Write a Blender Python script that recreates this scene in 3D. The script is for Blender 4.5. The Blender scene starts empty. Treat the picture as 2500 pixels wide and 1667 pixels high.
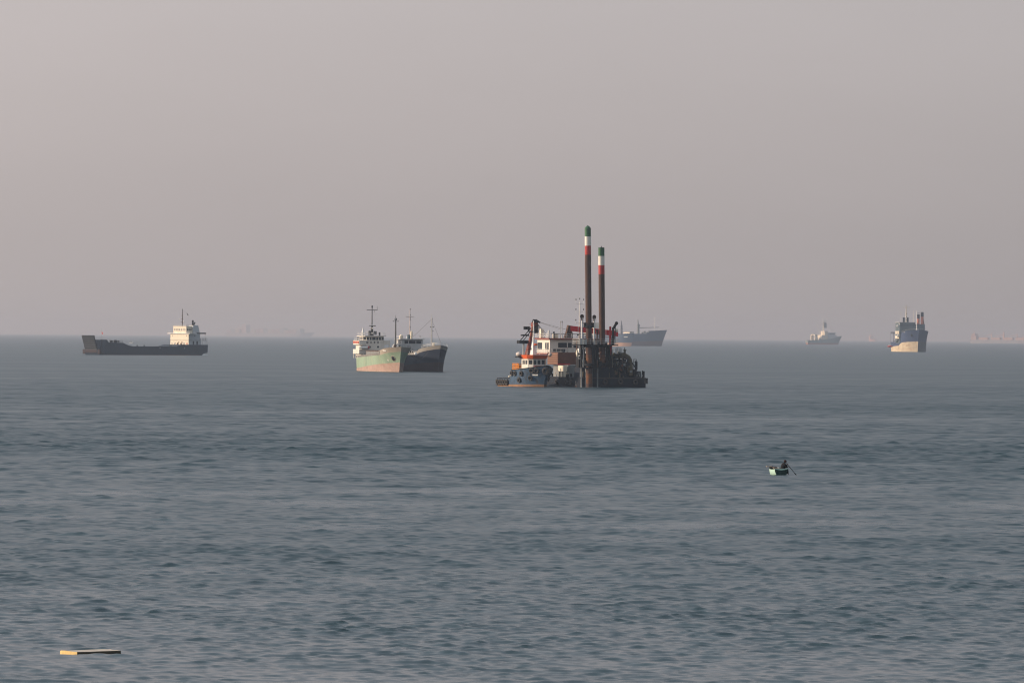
import bpy, math, random
import numpy as np
from mathutils import Vector, Matrix

# ------------------------------------------------------------------ camera
FPX, HORIZON, CAM_H, ROLL = 13889.0, 821.0, 12.4, math.radians(0.44)     # focal length and horizon row for a 2500 x 1667 frame
scene = bpy.context.scene
cam_data = bpy.data.cameras.new("camera")
cam_data.sensor_width = 36.0
cam_data.lens = 36.0 * FPX / 2500.0
cam_data.clip_start, cam_data.clip_end = 0.5, 200000.0
cam = bpy.data.objects.new("camera", cam_data)
scene.collection.objects.link(cam)
cam.location = (0, 0, CAM_H)
cam.rotation_euler = (Matrix.Rotation(math.radians(90) - math.atan((833.5 - HORIZON) / FPX), 3, 'X') @ Matrix.Rotation(ROLL, 3, 'Z')).to_euler()
scene.camera = cam

# ------------------------------------------------------------------ light
SUN_EL, SUN_AZ = 13.0, 273.0
SKY_RIM, SKY_LOW, SKY_HIGH = (3.75, 3.42, 3.40, 1), (4.88, 4.48, 4.56, 1), (4.4, 5.15, 6.0, 1)        # azimuth clockwise from the view direction (+Y): 270 = due left
world = bpy.data.worlds.new("World")
scene.world = world
world.use_nodes = True
wn, wl = world.node_tree.nodes, world.node_tree.links
wn.clear()
w_out = wn.new("ShaderNodeOutputWorld")
w_bg = wn.new("ShaderNodeBackground")
w_sky = wn.new("ShaderNodeTexSky")
w_sky.sky_type = 'NISHITA'
w_sky.sun_disc = False
w_sky.sun_elevation = math.radians(SUN_EL)
w_sky.sun_rotation = math.radians(SUN_AZ)
w_sky.altitude = 0
w_sky.air_density = 1.0
w_sky.dust_density = 3.0
w_sky.ozone_density = 1.5
SUN_DIR = (math.sin(math.radians(SUN_AZ)) * math.cos(math.radians(SUN_EL)), math.cos(math.radians(SUN_AZ)) * math.cos(math.radians(SUN_EL)), math.sin(math.radians(SUN_EL)))
def w_math(op, a_, b_=None):
    nd = wn.new("ShaderNodeMath"); nd.operation = op
    for k, val in enumerate((a_, b_)):
        if val is None: continue
        if isinstance(val, (int, float)): nd.inputs[k].default_value = val
        else: wl.new(val, nd.inputs[k])
    return nd.outputs[0]
w_tc = wn.new("ShaderNodeTexCoord")
w_sep = wn.new("ShaderNodeSeparateXYZ")
wl.new(w_tc.outputs["Generated"], w_sep.inputs[0])
w_dot = wn.new("ShaderNodeVectorMath"); w_dot.operation = 'DOT_PRODUCT'
w_dot.inputs[1].default_value = SUN_DIR
wl.new(w_tc.outputs["Generated"], w_dot.inputs[0])
# murky air: pinkish low down, paler blue overhead, brighter towards the sun over the whole dome
w_rng = wn.new("ShaderNodeMapRange")
w_rng.interpolation_type = 'SMOOTHSTEP'
w_rng.inputs[1].default_value, w_rng.inputs[2].default_value = 0.02, 0.60
wl.new(w_sep.outputs[2], w_rng.inputs[0])
w_haze = wn.new("ShaderNodeMix"); w_haze.data_type = 'RGBA'
w_rim = wn.new("ShaderNodeMix"); w_rim.data_type = 'RGBA'
w_rim.inputs[6].default_value, w_rim.inputs[7].default_value = SKY_RIM, SKY_LOW
w_rr = wn.new("ShaderNodeMapRange")
w_rr.inputs[1].default_value, w_rr.inputs[2].default_value = -0.01, 0.075
wl.new(w_sep.outputs[2], w_rr.inputs[0]); wl.new(w_rr.outputs[0], w_rim.inputs[0])
wl.new(w_rim.outputs[2], w_haze.inputs[6])
w_haze.inputs[7].default_value = SKY_HIGH
wl.new(w_rng.outputs[0], w_haze.inputs[0])
w_map = wn.new("ShaderNodeMapping"); w_map.inputs["Scale"].default_value = (1, 1, 3.5)
wl.new(w_tc.outputs["Generated"], w_map.inputs[0])
w_nz = wn.new("ShaderNodeTexNoise"); w_nz.inputs["Scale"].default_value = 9.0; w_nz.inputs["Detail"].default_value = 4
wl.new(w_map.outputs[0], w_nz.inputs["Vector"])
w_un = wn.new("ShaderNodeMapRange"); w_un.inputs[1].default_value, w_un.inputs[2].default_value = 0.25, 0.75
w_un.inputs[3].default_value, w_un.inputs[4].default_value = 0.965, 1.035
wl.new(w_nz.outputs["Fac"], w_un.inputs[0])
w_glow = wn.new("ShaderNodeCombineColor")
for k, g in enumerate((0.85, 0.75, 0.68)):
    wl.new(w_math('MULTIPLY', w_math('EXPONENT', w_math('MULTIPLY', w_dot.outputs["Value"], g)), w_un.outputs[0]), w_glow.inputs[k])
w_mul = wn.new("ShaderNodeMix"); w_mul.data_type = 'RGBA'; w_mul.blend_type = 'MULTIPLY'
w_mul.inputs[0].default_value = 1.0
wl.new(w_haze.outputs[2], w_mul.inputs[6]); wl.new(w_glow.outputs[0], w_mul.inputs[7])
w_mix = wn.new("ShaderNodeMix"); w_mix.data_type = 'RGBA'
w_mix.inputs[0].default_value = 0.84
wl.new(w_sky.outputs[0], w_mix.inputs[6])
wl.new(w_mul.outputs[2], w_mix.inputs[7])
wl.new(w_mix.outputs[2], w_bg.inputs[0])
w_bg.inputs[1].default_value = 0.115
wl.new(w_bg.outputs[0], w_out.inputs[0])

sun_data = bpy.data.lights.new("sun", 'SUN')
sun_data.energy = 5.0
sun_data.angle = math.radians(0.6)
sun_data.color = (1.0, 0.80, 0.60)
sun = bpy.data.objects.new("sun", sun_data)
scene.collection.objects.link(sun)
a, e = math.radians(SUN_AZ), math.radians(SUN_EL)
to_sun = Vector((math.sin(a) * math.cos(e), math.cos(a) * math.cos(e), math.sin(e)))
sun.rotation_euler = to_sun.to_track_quat('Z', 'Y').to_euler()
sun.location = to_sun * 200

vs = scene.view_settings
vs.view_transform = 'Standard'
vs.look = 'None'
vs.exposure = 0.0
vs.gamma = 1.0
vs.use_curve_mapping = False
cy = scene.cycles
cy.use_denoising = True
cy.denoiser = 'OPENIMAGEDENOISE'
cy.denoising_input_passes = 'RGB_ALBEDO_NORMAL'
cy.denoising_prefilter = 'ACCURATE'
cy.use_adaptive_sampling = False
cy.max_bounces = 5
cy.diffuse_bounces = 2
cy.glossy_bounces = 3
cy.transmission_bounces = 2
cy.volume_bounces = 0
cy.caustics_reflective = False
cy.caustics_refractive = False
cy.filter_width = 1.15
cy.sample_clamp_indirect = 4.0

# ------------------------------------------------------------------ helpers
MATS = {}
def material(name, color, rough=0.6, metal=0.0, wear=0.0, wear_color=(0.16, 0.07, 0.035), wear_scale=0.6, vary=0.18, spec=0.15, streak=1.0):
    """painted or bare surface: slight tone variation, optional rust/dirt patches that run down the plating"""
    if name in MATS:
        return MATS[name]
    m = bpy.data.materials.new(name)
    m.use_nodes = True
    n, l = m.node_tree.nodes, m.node_tree.links
    b = n["Principled BSDF"]
    b.inputs["Roughness"].default_value = rough
    b.inputs["Metallic"].default_value = metal
    b.inputs["Specular IOR Level"].default_value = spec
    tc = n.new("ShaderNodeTexCoord")
    mp = n.new("ShaderNodeMapping")
    mp.inputs["Scale"].default_value = (1, 1, 1 / streak)
    l.new(tc.outputs["Object"], mp.inputs[0])
    nz = n.new("ShaderNodeTexNoise")
    nz.inputs["Scale"].default_value = wear_scale
    nz.inputs["Detail"].default_value = 6
    nz.inputs["Roughness"].default_value = 0.65
    l.new(mp.outputs[0], nz.inputs["Vector"])
    r = n.new("ShaderNodeMapRange")
    r.inputs[1].default_value, r.inputs[2].default_value = 0.3, 0.7
    r.inputs[3].default_value, r.inputs[4].default_value = 1 - vary, 1 + vary
    l.new(nz.outputs["Fac"], r.inputs[0])
    mul = n.new("ShaderNodeMix")
    mul.data_type = 'RGBA'
    mul.blend_type = 'MULTIPLY'
    mul.inputs[0].default_value = 1.0
    mul.inputs[6].default_value = (*color, 1)
    l.new(r.outputs[0], mul.inputs[7])
    last = mul.outputs[2]
    if wear > 0:
        nw = n.new("ShaderNodeTexNoise")
        nw.inputs["Scale"].default_value = wear_scale * 1.7
        nw.inputs["Detail"].default_value = 8
        nw.inputs["Roughness"].default_value = 0.7
        l.new(mp.outputs[0], nw.inputs["Vector"])
        rr = n.new("ShaderNodeMapRange")
        rr.inputs[1].default_value = 0.68 - 0.3 * wear
        rr.inputs[2].default_value = 0.80 - 0.25 * wear
        l.new(nw.outputs["Fac"], rr.inputs[0])
        mx = n.new("ShaderNodeMix")
        mx.data_type = 'RGBA'
        mx.inputs[7].default_value = (*wear_color, 1)
        l.new(rr.outputs[0], mx.inputs[0])
        l.new(last, mx.inputs[6])
        last = mx.outputs[2]
    l.new(last, b.inputs["Base Color"])
    MATS[name] = m
    return m

def tag(o, label=None, category=None, group=None, kind=None):
    if label: o["label"] = label
    if category: o["category"] = category
    if group: o["group"] = group
    if kind: o["kind"] = kind
    return o

def pix(px, py):
    """point on the water that is seen at a place of the photograph (its waterline)"""
    u, v = px - 1250.0, py - 833.5                       # undo the slight roll of the camera
    u, v = u * math.cos(ROLL) + v * math.sin(ROLL), v * math.cos(ROLL) - u * math.sin(ROLL)
    d = CAM_H * FPX / (v + 833.5 - HORIZON)
    return Vector((u / FPX * d, d, 0.0))

def fit(px, py):
    """true size of a vessel drawn at its first estimated distance"""
    return pix(px, py).y / (13.4 * FPX / (py - 812.0))

# ------------------------------------------------------------------ the sea
def build_sea():
    rng = np.random.default_rng(7)
    # rings: fine steps in the stretch that shows single waves, then growing
    rad = [4.0]
    while rad[-1] < 40000:
        r = rad[-1]
        if r < 150: step = max(1.5, r * 0.05)
        elif r < 182: step = 0.8
        else: step = max(0.17, r * (0.00072 if r < 500 else 0.00072 + 0.00032 * (r - 500) / 900))
        if r > 1400: step = r * (0.00104 + 0.026 * min(1, (r - 1400) / 9000))
        rad.append(r + step)
    rad = np.array(rad)
    half = math.radians(8.0)
    fine = np.linspace(-half, half, 440)
    n_coarse = 70
    coarse = half + (2 * math.pi - 2 * half) * (np.arange(1, n_coarse) / n_coarse)
    ang = np.concatenate([fine, coarse])
    na, nr = len(ang), len(rad)
    A, R = np.meshgrid(ang.astype(np.float32), rad.astype(np.float32))
    X, Y = R * np.sin(A), R * np.cos(A)
    dr = np.gradient(rad)[:, None] * np.ones((1, na))
    da = np.abs(np.concatenate([np.full(len(fine), fine[1] - fine[0]), np.full(n_coarse - 1, coarse[1] - coarse[0])]))[None, :] * R
    cell = np.maximum(dr, da)
    # cat's-paws: large patches where the breeze roughens the surface more or less
    patch = np.zeros_like(X)
    for _ in range(16):
        lam = rng.uniform(70, 600)
        th = rng.normal(math.pi / 2, 0.5)
        patch += np.sin(2 * math.pi / lam * (X * math.cos(th) + Y * math.sin(th)) + rng.uniform(0, 6.28))
    patch /= 2.83
    patch /= 1 + (R / 1800) ** 2
    group = np.zeros_like(X)
    for _ in range(22):
        lam = math.exp(rng.uniform(math.log(9), math.log(45)))
        th = rng.uniform(0, math.pi)
        group += np.sin(2 * math.pi / lam * (X * math.cos(th) + Y * math.sin(th)) + rng.uniform(0, 6.28)) * np.clip((lam / cell - 2) / 2, 0, 1)
    group /= 3.3
    lane = np.zeros_like(X)                                   # wind lanes lying along the shore
    yw = Y + 9 * np.sin(X / 26 + 1) + 14 * np.sin(X / 71) + 0.05 * X
    for y0, w0, a0 in ((205, 22, -0.10), (295, 45, 0.20), (425, 45, -0.20), (600, 90, 0.12), (880, 40, -0.16), (1150, 130, 0.10)):
        lane += a0 * np.exp(-((yw - y0) / w0) ** 2)
    gust = np.clip(1.0 + lane + 0.09 * patch + 0.10 * group, 0.35, 1.8).astype(np.float32)
    fetch = np.clip(0.75 + (R - 240) / 260, 0.75, 2.2).astype(np.float32)
    Z = np.zeros_like(X); DX = np.zeros_like(X); DY = np.zeros_like(X)
    lost = np.zeros_like(X)
    N = 110
    lams = np.exp(np.linspace(math.log(0.38), math.log(12), N))
    for lam in lams:
        lam *= rng.uniform(0.97, 1.03)
        th = math.radians(263) + rng.normal(0, 0.60)          # the sea runs towards the shore
        slope = 0.0285 * (0.75 if lam < 0.45 else 1.0 if lam < 0.95 else (0.95 / lam) ** 0.95)
        amp = slope * lam / (2 * math.pi) * 1.414
        k = 2 * math.pi / lam
        w = np.clip((lam / cell - 1.9) / 1.6, 0, 1)
        g = gust if lam < 7 else 1.0
        ph = k * (X * math.cos(th) + Y * math.sin(th)) + rng.uniform(0, 6.283)
        if lam > 1.6: g = g * fetch                          # longer seas build up with the distance from the shore
        am = amp * w * g
        Z += am * np.sin(ph)
        c = am * np.cos(ph) * 1.25
        DX += c * math.cos(th); DY += c * math.sin(th)
        lost += (slope * g) ** 2 * (1 - w) * np.ones_like(X)
    V = np.stack([X + DX, Y + DY, Z], -1).reshape(-1, 3)
    i = np.arange(nr - 1)[:, None] * na
    j = np.arange(na)[None, :]
    jn = (j + 1) % na
    F = np.stack([i + j, i + na + j, i + na + jn, i + jn], -1).reshape(-1, 4)
    me = bpy.data.meshes.new("sea")
    nv, nf = len(V), len(F)
    me.vertices.add(nv + 1)
    V = np.concatenate([V, [[0, 0, 0]]])
    me.vertices.foreach_set("co", V.astype(np.float32).ravel())
    cap = np.stack([np.full(na, nv), np.arange(na), (np.arange(na) + 1) % na], -1)
    loops = np.concatenate([F[:, ::-1].ravel(), cap[:, ::-1].ravel()]).astype(np.int32)
    me.loops.add(len(loops))
    me.loops.foreach_set("vertex_index", loops)
    starts = np.concatenate([np.arange(nf) * 4, nf * 4 + np.arange(na) * 3]).astype(np.int32)
    me.polygons.add(nf + na)
    me.polygons.foreach_set("loop_start", starts)
    me.polygons.foreach_set("use_smooth", np.ones(nf + na, dtype=bool))
    me.update(calc_edges=True)
    at = me.attributes.new("ripple", 'FLOAT', 'POINT')
    at.data.foreach_set("value", np.concatenate([lost.ravel(), [0]]).astype(np.float32))
    at2 = me.attributes.new("gust", 'FLOAT', 'POINT')
    at2.data.foreach_set("value", np.concatenate([gust.ravel(), [1]]).astype(np.float32))
    o = bpy.data.objects.new("sea", me)
    scene.collection.objects.link(o)
    tag(o, "grey-green choppy sea reaching to the hazy horizon", "sea", kind="structure")
    m = bpy.data.materials.new("sea_water")
    m.use_nodes = True
    n, l = m.node_tree.nodes, m.node_tree.links
    b = n["Principled BSDF"]
    b.inputs["Base Color"].default_value = (0.009, 0.032, 0.041, 1)
    b.inputs["IOR"].default_value = 1.333
    b.inputs["Specular IOR Level"].default_value = 0.5
    # waves too small for the mesh spread the reflection: roughness^4 = alpha^2 = 2 x slope variance
    ra = n.new("ShaderNodeAttribute"); ra.attribute_name = "ripple"
    ma = n.new("ShaderNodeMath"); ma.operation = 'MULTIPLY_ADD'
    ma.inputs[1].default_value = 0.5; ma.inputs[2].default_value = 0.0002
    l.new(ra.outputs["Fac"], ma.inputs[0])
    mp_ = n.new("ShaderNodeMath"); mp_.operation = 'POWER'
    mp_.inputs[1].default_value = 0.25
    l.new(ma.outputs[0], mp_.inputs[0])
    l.new(mp_.outputs[0], b.inputs["Roughness"])
    tc = n.new("ShaderNodeTexCoord")
    nz = n.new("ShaderNodeTexNoise")
    nz.inputs["Scale"].default_value = 3.4
    nz.inputs["Detail"].default_value = 3
    l.new(tc.outputs["Object"], nz.inputs["Vector"])
    bp = n.new("ShaderNodeBump")
    bp.inputs["Strength"].default_value = 0.12
    bp.inputs["Distance"].default_value = 0.05
    l.new(nz.outputs["Fac"], bp.inputs["Height"])
    l.new(bp.outputs[0], b.inputs["Normal"])
    me.materials.append(m)
    return o
sea = build_sea()

# ------------------------------------------------------------------ haze
def build_haze():
    me = bpy.data.meshes.new("haze")
    x, y0, z0, z1 = 41000.0, 41000.0, -2.0, 88.0
    vs_ = [(sx * x, sy * y0, z) for z in (z0, z1) for sx, sy in ((-1, -1), (1, -1), (1, 1), (-1, 1))]
    me.from_pydata(vs_, [], [(3, 2, 1, 0), (4, 5, 6, 7), (0, 1, 5, 4), (1, 2, 6, 5), (2, 3, 7, 6), (3, 0, 4, 7)])
    o = bpy.data.objects.new("haze", me)
    scene.collection.objects.link(o)
    tag(o, "thin grey haze over the sea", "haze", kind="stuff")
    m = bpy.data.materials.new("haze_air")
    m.use_nodes = True
    n, l = m.node_tree.nodes, m.node_tree.links
    n.remove(n["Principled BSDF"])
    v = n.new("ShaderNodeVolumePrincipled")
    v.inputs["Color"].default_value = HAZE_COLOR
    v.inputs["Density"].default_value = HAZE_DENSITY
    v.inputs["Absorption Color"].default_value = (0.28, 0.085, 0.0, 1)
    v.inputs["Anisotropy"].default_value = 0.5
    l.new(v.outputs[0], n["Material Output"].inputs["Volume"])
    me.materials.append(m)
    return o
HAZE_COLOR, HAZE_DENSITY = (0.585, 0.685, 0.82, 1), 6.8e-5
build_haze()

# ------------------------------------------------------------------ mesh kit
class MB:
    """collects shapes and links them as one mesh object"""
    def __init__(self):
        self.v, self.f = [], []
    def add(self, vs_, fs):
        o = len(self.v)
        self.v += [tuple(p) for p in vs_]
        self.f += [tuple(i + o for i in q) for q in fs]
        return self
    def box(self, x0, x1, y0, y1, z0, z1):
        return self.add([(x, y, z) for z in (z0, z1) for x, y in ((x0, y0), (x1, y0), (x1, y1), (x0, y1))],
                        [(3, 2, 1, 0), (4, 5, 6, 7), (0, 1, 5, 4), (1, 2, 6, 5), (2, 3, 7, 6), (3, 0, 4, 7)])
    def prism(self, poly, z0, z1, top=None):
        top = top or poly
        n = len(poly)
        return self.add([(x, y, z0) for x, y in poly] + [(x, y, z1) for x, y in top],
                        [tuple(range(n - 1, -1, -1)), tuple(range(n, 2 * n))] + [(i, (i + 1) % n, n + (i + 1) % n, n + i) for i in range(n)])
    def profile(self, poly, y0, y1):
        """polygon in x-z carried along y"""
        n = len(poly)
        return self.add([(x, y0, z) for x, z in poly] + [(x, y1, z) for x, z in poly],
                        [tuple(range(n)), tuple(range(2 * n - 1, n - 1, -1))] + [(i, n + i, n + (i + 1) % n, (i + 1) % n) for i in range(n)])
    def bar(self, p, q, r, r2=None, n=7, caps=True):
        p, q = Vector(p), Vector(q)
        r2 = r if r2 is None else r2
        d = (q - p)
        if d.length < 1e-6: return self
        d.normalize()
        u = d.orthogonal().normalized(); w = d.cross(u)
        vs_ = []
        for c, rr in ((p, r), (q, r2)):
            for i in range(n):
                t = 2 * math.pi * i / n
                vs_.append(c + (u * math.cos(t) + w * math.sin(t)) * rr)
        fs = [(i, (i + 1) % n, n + (i + 1) % n, n + i) for i in range(n)]
        if caps: fs += [tuple(range(n - 1, -1, -1)), tuple(range(n, 2 * n))]
        return self.add(vs_, fs)
    def path(self, pts, r, n=6):
        for p, q in zip(pts[:-1], pts[1:]): self.bar(p, q, r, n=n)
        return self
    def lathe(self, prof, c=(0, 0, 0), n=20):
        """profile (radius, z) turned about a vertical axis"""
        m = len(prof); vs_ = []; fs = []
        for r, z in prof:
            for i in range(n):
                t = 2 * math.pi * i / n
                vs_.append((c[0] + r * math.cos(t), c[1] + r * math.sin(t), c[2] + z))
        for k in range(m - 1):
            for i in range(n):
                fs.append((k * n + i, k * n + (i + 1) % n, (k + 1) * n + (i + 1) % n, (k + 1) * n + i))
        fs.append(tuple(range(n - 1, -1, -1))); fs.append(tuple((m - 1) * n + i for i in range(n)))
        return self.add(vs_, fs)
    def ball(self, c, r, n=10, m=7):
        rx, ry, rz = r if isinstance(r, (tuple, list)) else (r, r, r)
        vs_ = []; fs = []
        for k in range(m + 1):
            p = math.pi * k / m
            for i in range(n):
                t = 2 * math.pi * i / n
                vs_.append((c[0] + rx * math.sin(p) * math.cos(t), c[1] + ry * math.sin(p) * math.sin(t), c[2] + rz * math.cos(p)))
        for k in range(m):
            for i in range(n):
                fs.append((k * n + i, (k + 1) * n + i, (k + 1) * n + (i + 1) % n, k * n + (i + 1) % n))
        return self.add(vs_, fs)
    def torus(self, c, axis, R, r, n=18, m=8):
        a_ = Vector(axis).normalized(); u = a_.orthogonal().normalized(); w = a_.cross(u); c = Vector(c)
        vs_ = []; fs = []
        for i in range(n):
            t = 2 * math.pi * i / n; d = u * math.cos(t) + w * math.sin(t)
            for k in range(m):
                p = 2 * math.pi * k / m
                vs_.append(c + d * (R + r * math.cos(p)) + a_ * r * math.sin(p))
        for i in range(n):
            for k in range(m):
                fs.append((i * m + k, ((i + 1) % n) * m + k, ((i + 1) % n) * m + (k + 1) % m, i * m + (k + 1) % m))
        return self.add(vs_, fs)
    def grid(self, P, close=False):
        n, m = len(P), len(P[0])
        return self.add([p for row in P for p in row],
                        [(i * m + j, (i + 1) * m + j, (i + 1) * m + j + 1, i * m + j + 1) for i in range(n - 1) for j in range(m - 1)])
    def mesh(self, name, mat, smooth=False):
        me = bpy.data.meshes.new(name)
        me.from_pydata(self.v, [], self.f)
        me.materials.append(mat)
        if smooth:
            me.polygons.foreach_set("use_smooth", [True] * len(me.polygons))
            try: me.set_sharp_from_angle(angle=math.radians(42))
            except Exception: pass
        me.update()
        return me
    def build(self, name, mat, parent=None, smooth=False, label=None):
        o = bpy.data.objects.new(name, self.mesh(name, mat, smooth))
        scene.collection.objects.link(o)
        if parent is not None: o.parent = parent
        if label: o["label"] = label
        return o

def put(me, name, parent, loc=(0, 0, 0), rot=(0, 0, 0), scale=(1, 1, 1)):
    o = bpy.data.objects.new(name, me)
    scene.collection.objects.link(o)
    o.parent = parent
    o.location, o.rotation_euler, o.scale = loc, rot, scale
    return o

def root(name, px, py, heading, label, category, group=None):
    """Empty on the water; local x points where the ship heads (0 = at the camera, 90 = to the right, -90 = to the left)"""
    o = bpy.data.objects.new(name, None)
    scene.collection.objects.link(o)
    o.empty_display_size = 2
    o.location = pix(px, py)
    o.scale = [fit(px, py)] * 3
    o.rotation_euler = (0, 0, math.radians(heading - 90))
    return tag(o, label, category, group)

def parts_box(name, boxes, mat, parent):
    for b_ in boxes: MB().box(*b_).build(name, mat, parent)

def railing(name, pts, h, mat, parent, bars=2, post=1.6, r=0.035):
    m = MB()
    pts = [Vector(p) for p in pts]
    for p, q in zip(pts[:-1], pts[1:]):
        n = max(1, int(round((q - p).length / post)))
        for i in range(n + 1):
            c = p.lerp(q, i / n)
            m.bar(c, c + Vector((0, 0, h)), r, n=4, caps=False)
        for k in range(1, bars + 1):
            up = Vector((0, 0, h * k / bars))
            m.bar(p + up, q + up, r, n=4, caps=False)
    return m.build(name, mat, parent)

class Hull:
    """ship's shell: stem on the waterline at the origin, bow towards +x, t runs 0 (stern) to 1 (stem)"""
    def __init__(self, L, B, rake, aft, ztop, zref, wl_fore=0.72, dk_fore=0.82, wl_p=1.7, dk_p=2.6, st_w=0.35, st_d=0.8, st_len=0.2, blunt=0.0):
        self.__dict__.update(locals())
    def half(self, t, deck):
        fore, p = (self.dk_fore, self.dk_p) if deck else (self.wl_fore, self.wl_p)
        s = self.st_d if deck else self.st_w
        h = self.B / 2
        if t > fore: h *= max(self.blunt, 1 - ((t - fore) / (1 - fore)) ** p)
        if t < self.st_len: h *= s + (1 - s) * math.sin(math.pi / 2 * t / self.st_len)
        return h
    def P(self, t, z, side):
        q = max(-0.15, min(1.3, z / self.zref))
        xw = -self.L * (1 - t)
        xd = -(self.L + self.aft) + (self.L + self.aft + self.rake) * t
        qq = math.copysign(abs(q) ** 1.15, q)
        hw, hd = self.half(t, False), self.half(t, True)
        k = q ** 1.6 if q > 0 else 0
        return Vector((xw + (xd - xw) * qq, side * (hw + (hd - hw) * k), z))
    def stations(self, t0=0.0, t1=1.0, steps=()):
        ts = [i / 14 * 0.7 for i in range(14)] + [0.7 + 0.3 * math.sin(math.pi / 2 * i / 14) for i in range(15)]
        for s in steps: ts += [s - 0.0008, s + 0.0008]
        return sorted(t for t in ts if t0 <= t <= t1)
    def strip(self, name, mat, parent, zlo, zhi, rows=5, t0=0.0, t1=1.0, steps=(), smooth=True, label=None, sides=(-1, 1)):
        m = MB(); ts = self.stations(t0, t1, steps)
        if ts[0] > t0 + 1e-4: ts = [t0] + ts
        def col(t, s): return [self.P(t, zlo(t) + (zhi(t) - zlo(t)) * k / rows, s) for k in range(rows + 1)]
        if len(sides) == 1:
            m.grid([col(t, sides[0]) for t in (ts if sides[0] < 0 else reversed(ts))])
        elif t1 >= 1:
            m.grid([col(t, -1) for t in ts] + [col(t, 1) for t in reversed(ts[:-1])])
        else:
            m.grid([col(t, -1) for t in ts]); m.grid([col(t, 1) for t in reversed(ts)])
        if t0 <= 0:
            a_, b_ = col(0, 1), col(0, -1)
            m.grid([a_, b_])
        return m.build(name, mat, parent, smooth, label)
    def deck(self, name, mat, parent, z, t0=0.0, t1=1.0, steps=()):
        m = MB()
        ts = self.stations(t0, t1, steps)
        m.grid([[self.P(t, z(t), -1) * 1 + Vector((0, 0.02, 0)), self.P(t, z(t), 1) - Vector((0, 0.02, 0))] for t in ts])
        return m.build(name, mat, parent)
    def at(self, off, z, heading, side=-1):
        """station whose side point is seen off metres right of the stem"""
        s, c = math.sin(math.radians(heading)), math.cos(math.radians(heading))
        best = min((abs(self.P(t / 400, z, side).x * s + self.P(t / 400, z, side).y * c - off), t / 400) for t in range(401))
        return best[1]
    def normal(self, t, z, side):
        d = 0.004
        t = min(t, 1 - d)
        u = self.P(t + d, z, side) - self.P(t - d, z, side)
        w = self.P(t, z + 0.1, side) - self.P(t, z - 0.1, side)
        n = u.cross(w).normalized()
        return n if n.y * side >= 0 else -n

def lerp_table(tab):
    def f(t):
        for (t0, a0), (t1, a1) in zip(tab[:-1], tab[1:]):
            if t <= t1: return a0 + (a1 - a0) * max(0, min(1, (t - t0) / (t1 - t0)))
        return tab[-1][1]
    return f

# ------------------------------------------------------------------ paints
white = material("ship_white_paint", (0.66, 0.62, 0.55), 0.5, wear=0.35, wear_scale=0.5, streak=4, vary=0.08)
clean_white = material("clean_white_paint", (0.78, 0.76, 0.72), 0.45, vary=0.05)
glass = material("dark_window_glass", (0.02, 0.024, 0.03), 0.12, spec=0.4, vary=0.05)
black = material("black_paint", (0.012, 0.013, 0.016), 0.75, wear=0.25, wear_color=(0.06, 0.035, 0.025), vary=0.3)
rubber = material("tyre_rubber", (0.055, 0.050, 0.047), 0.85, vary=0.25)
steel_grey = material("grey_deck_paint", (0.20, 0.21, 0.21), 0.6, wear=0.4, vary=0.15)
pale_grey = material("pale_grey_paint", (0.42, 0.42, 0.41), 0.55, wear=0.3, streak=3, vary=0.1)
rust = material("rusty_steel", (0.080, 0.046, 0.036), 0.8, wear=0.4, wear_color=(0.15, 0.072, 0.04), wear_scale=0.7, streak=3, vary=0.35)
dark_steel = material("dark_oily_steel", (0.014, 0.015, 0.018), 0.75, wear=0.35, wear_color=(0.05, 0.027, 0.017), wear_scale=0.9, vary=0.3)
cream = material("cream_deckhouse_paint", (0.74, 0.66, 0.52), 0.5, wear=0.25, streak=4, vary=0.06)
lamp_dark = material("lamp_housing", (0.03, 0.03, 0.03), 0.5)
rope = material("tarred_wire", (0.05, 0.045, 0.04), 0.8)
red_flag = material("faded_red_cloth", (0.40, 0.06, 0.05), 0.8)
orange = material("orange_paint", (0.62, 0.11, 0.030), 0.5, wear=0.25, vary=0.1)

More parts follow.
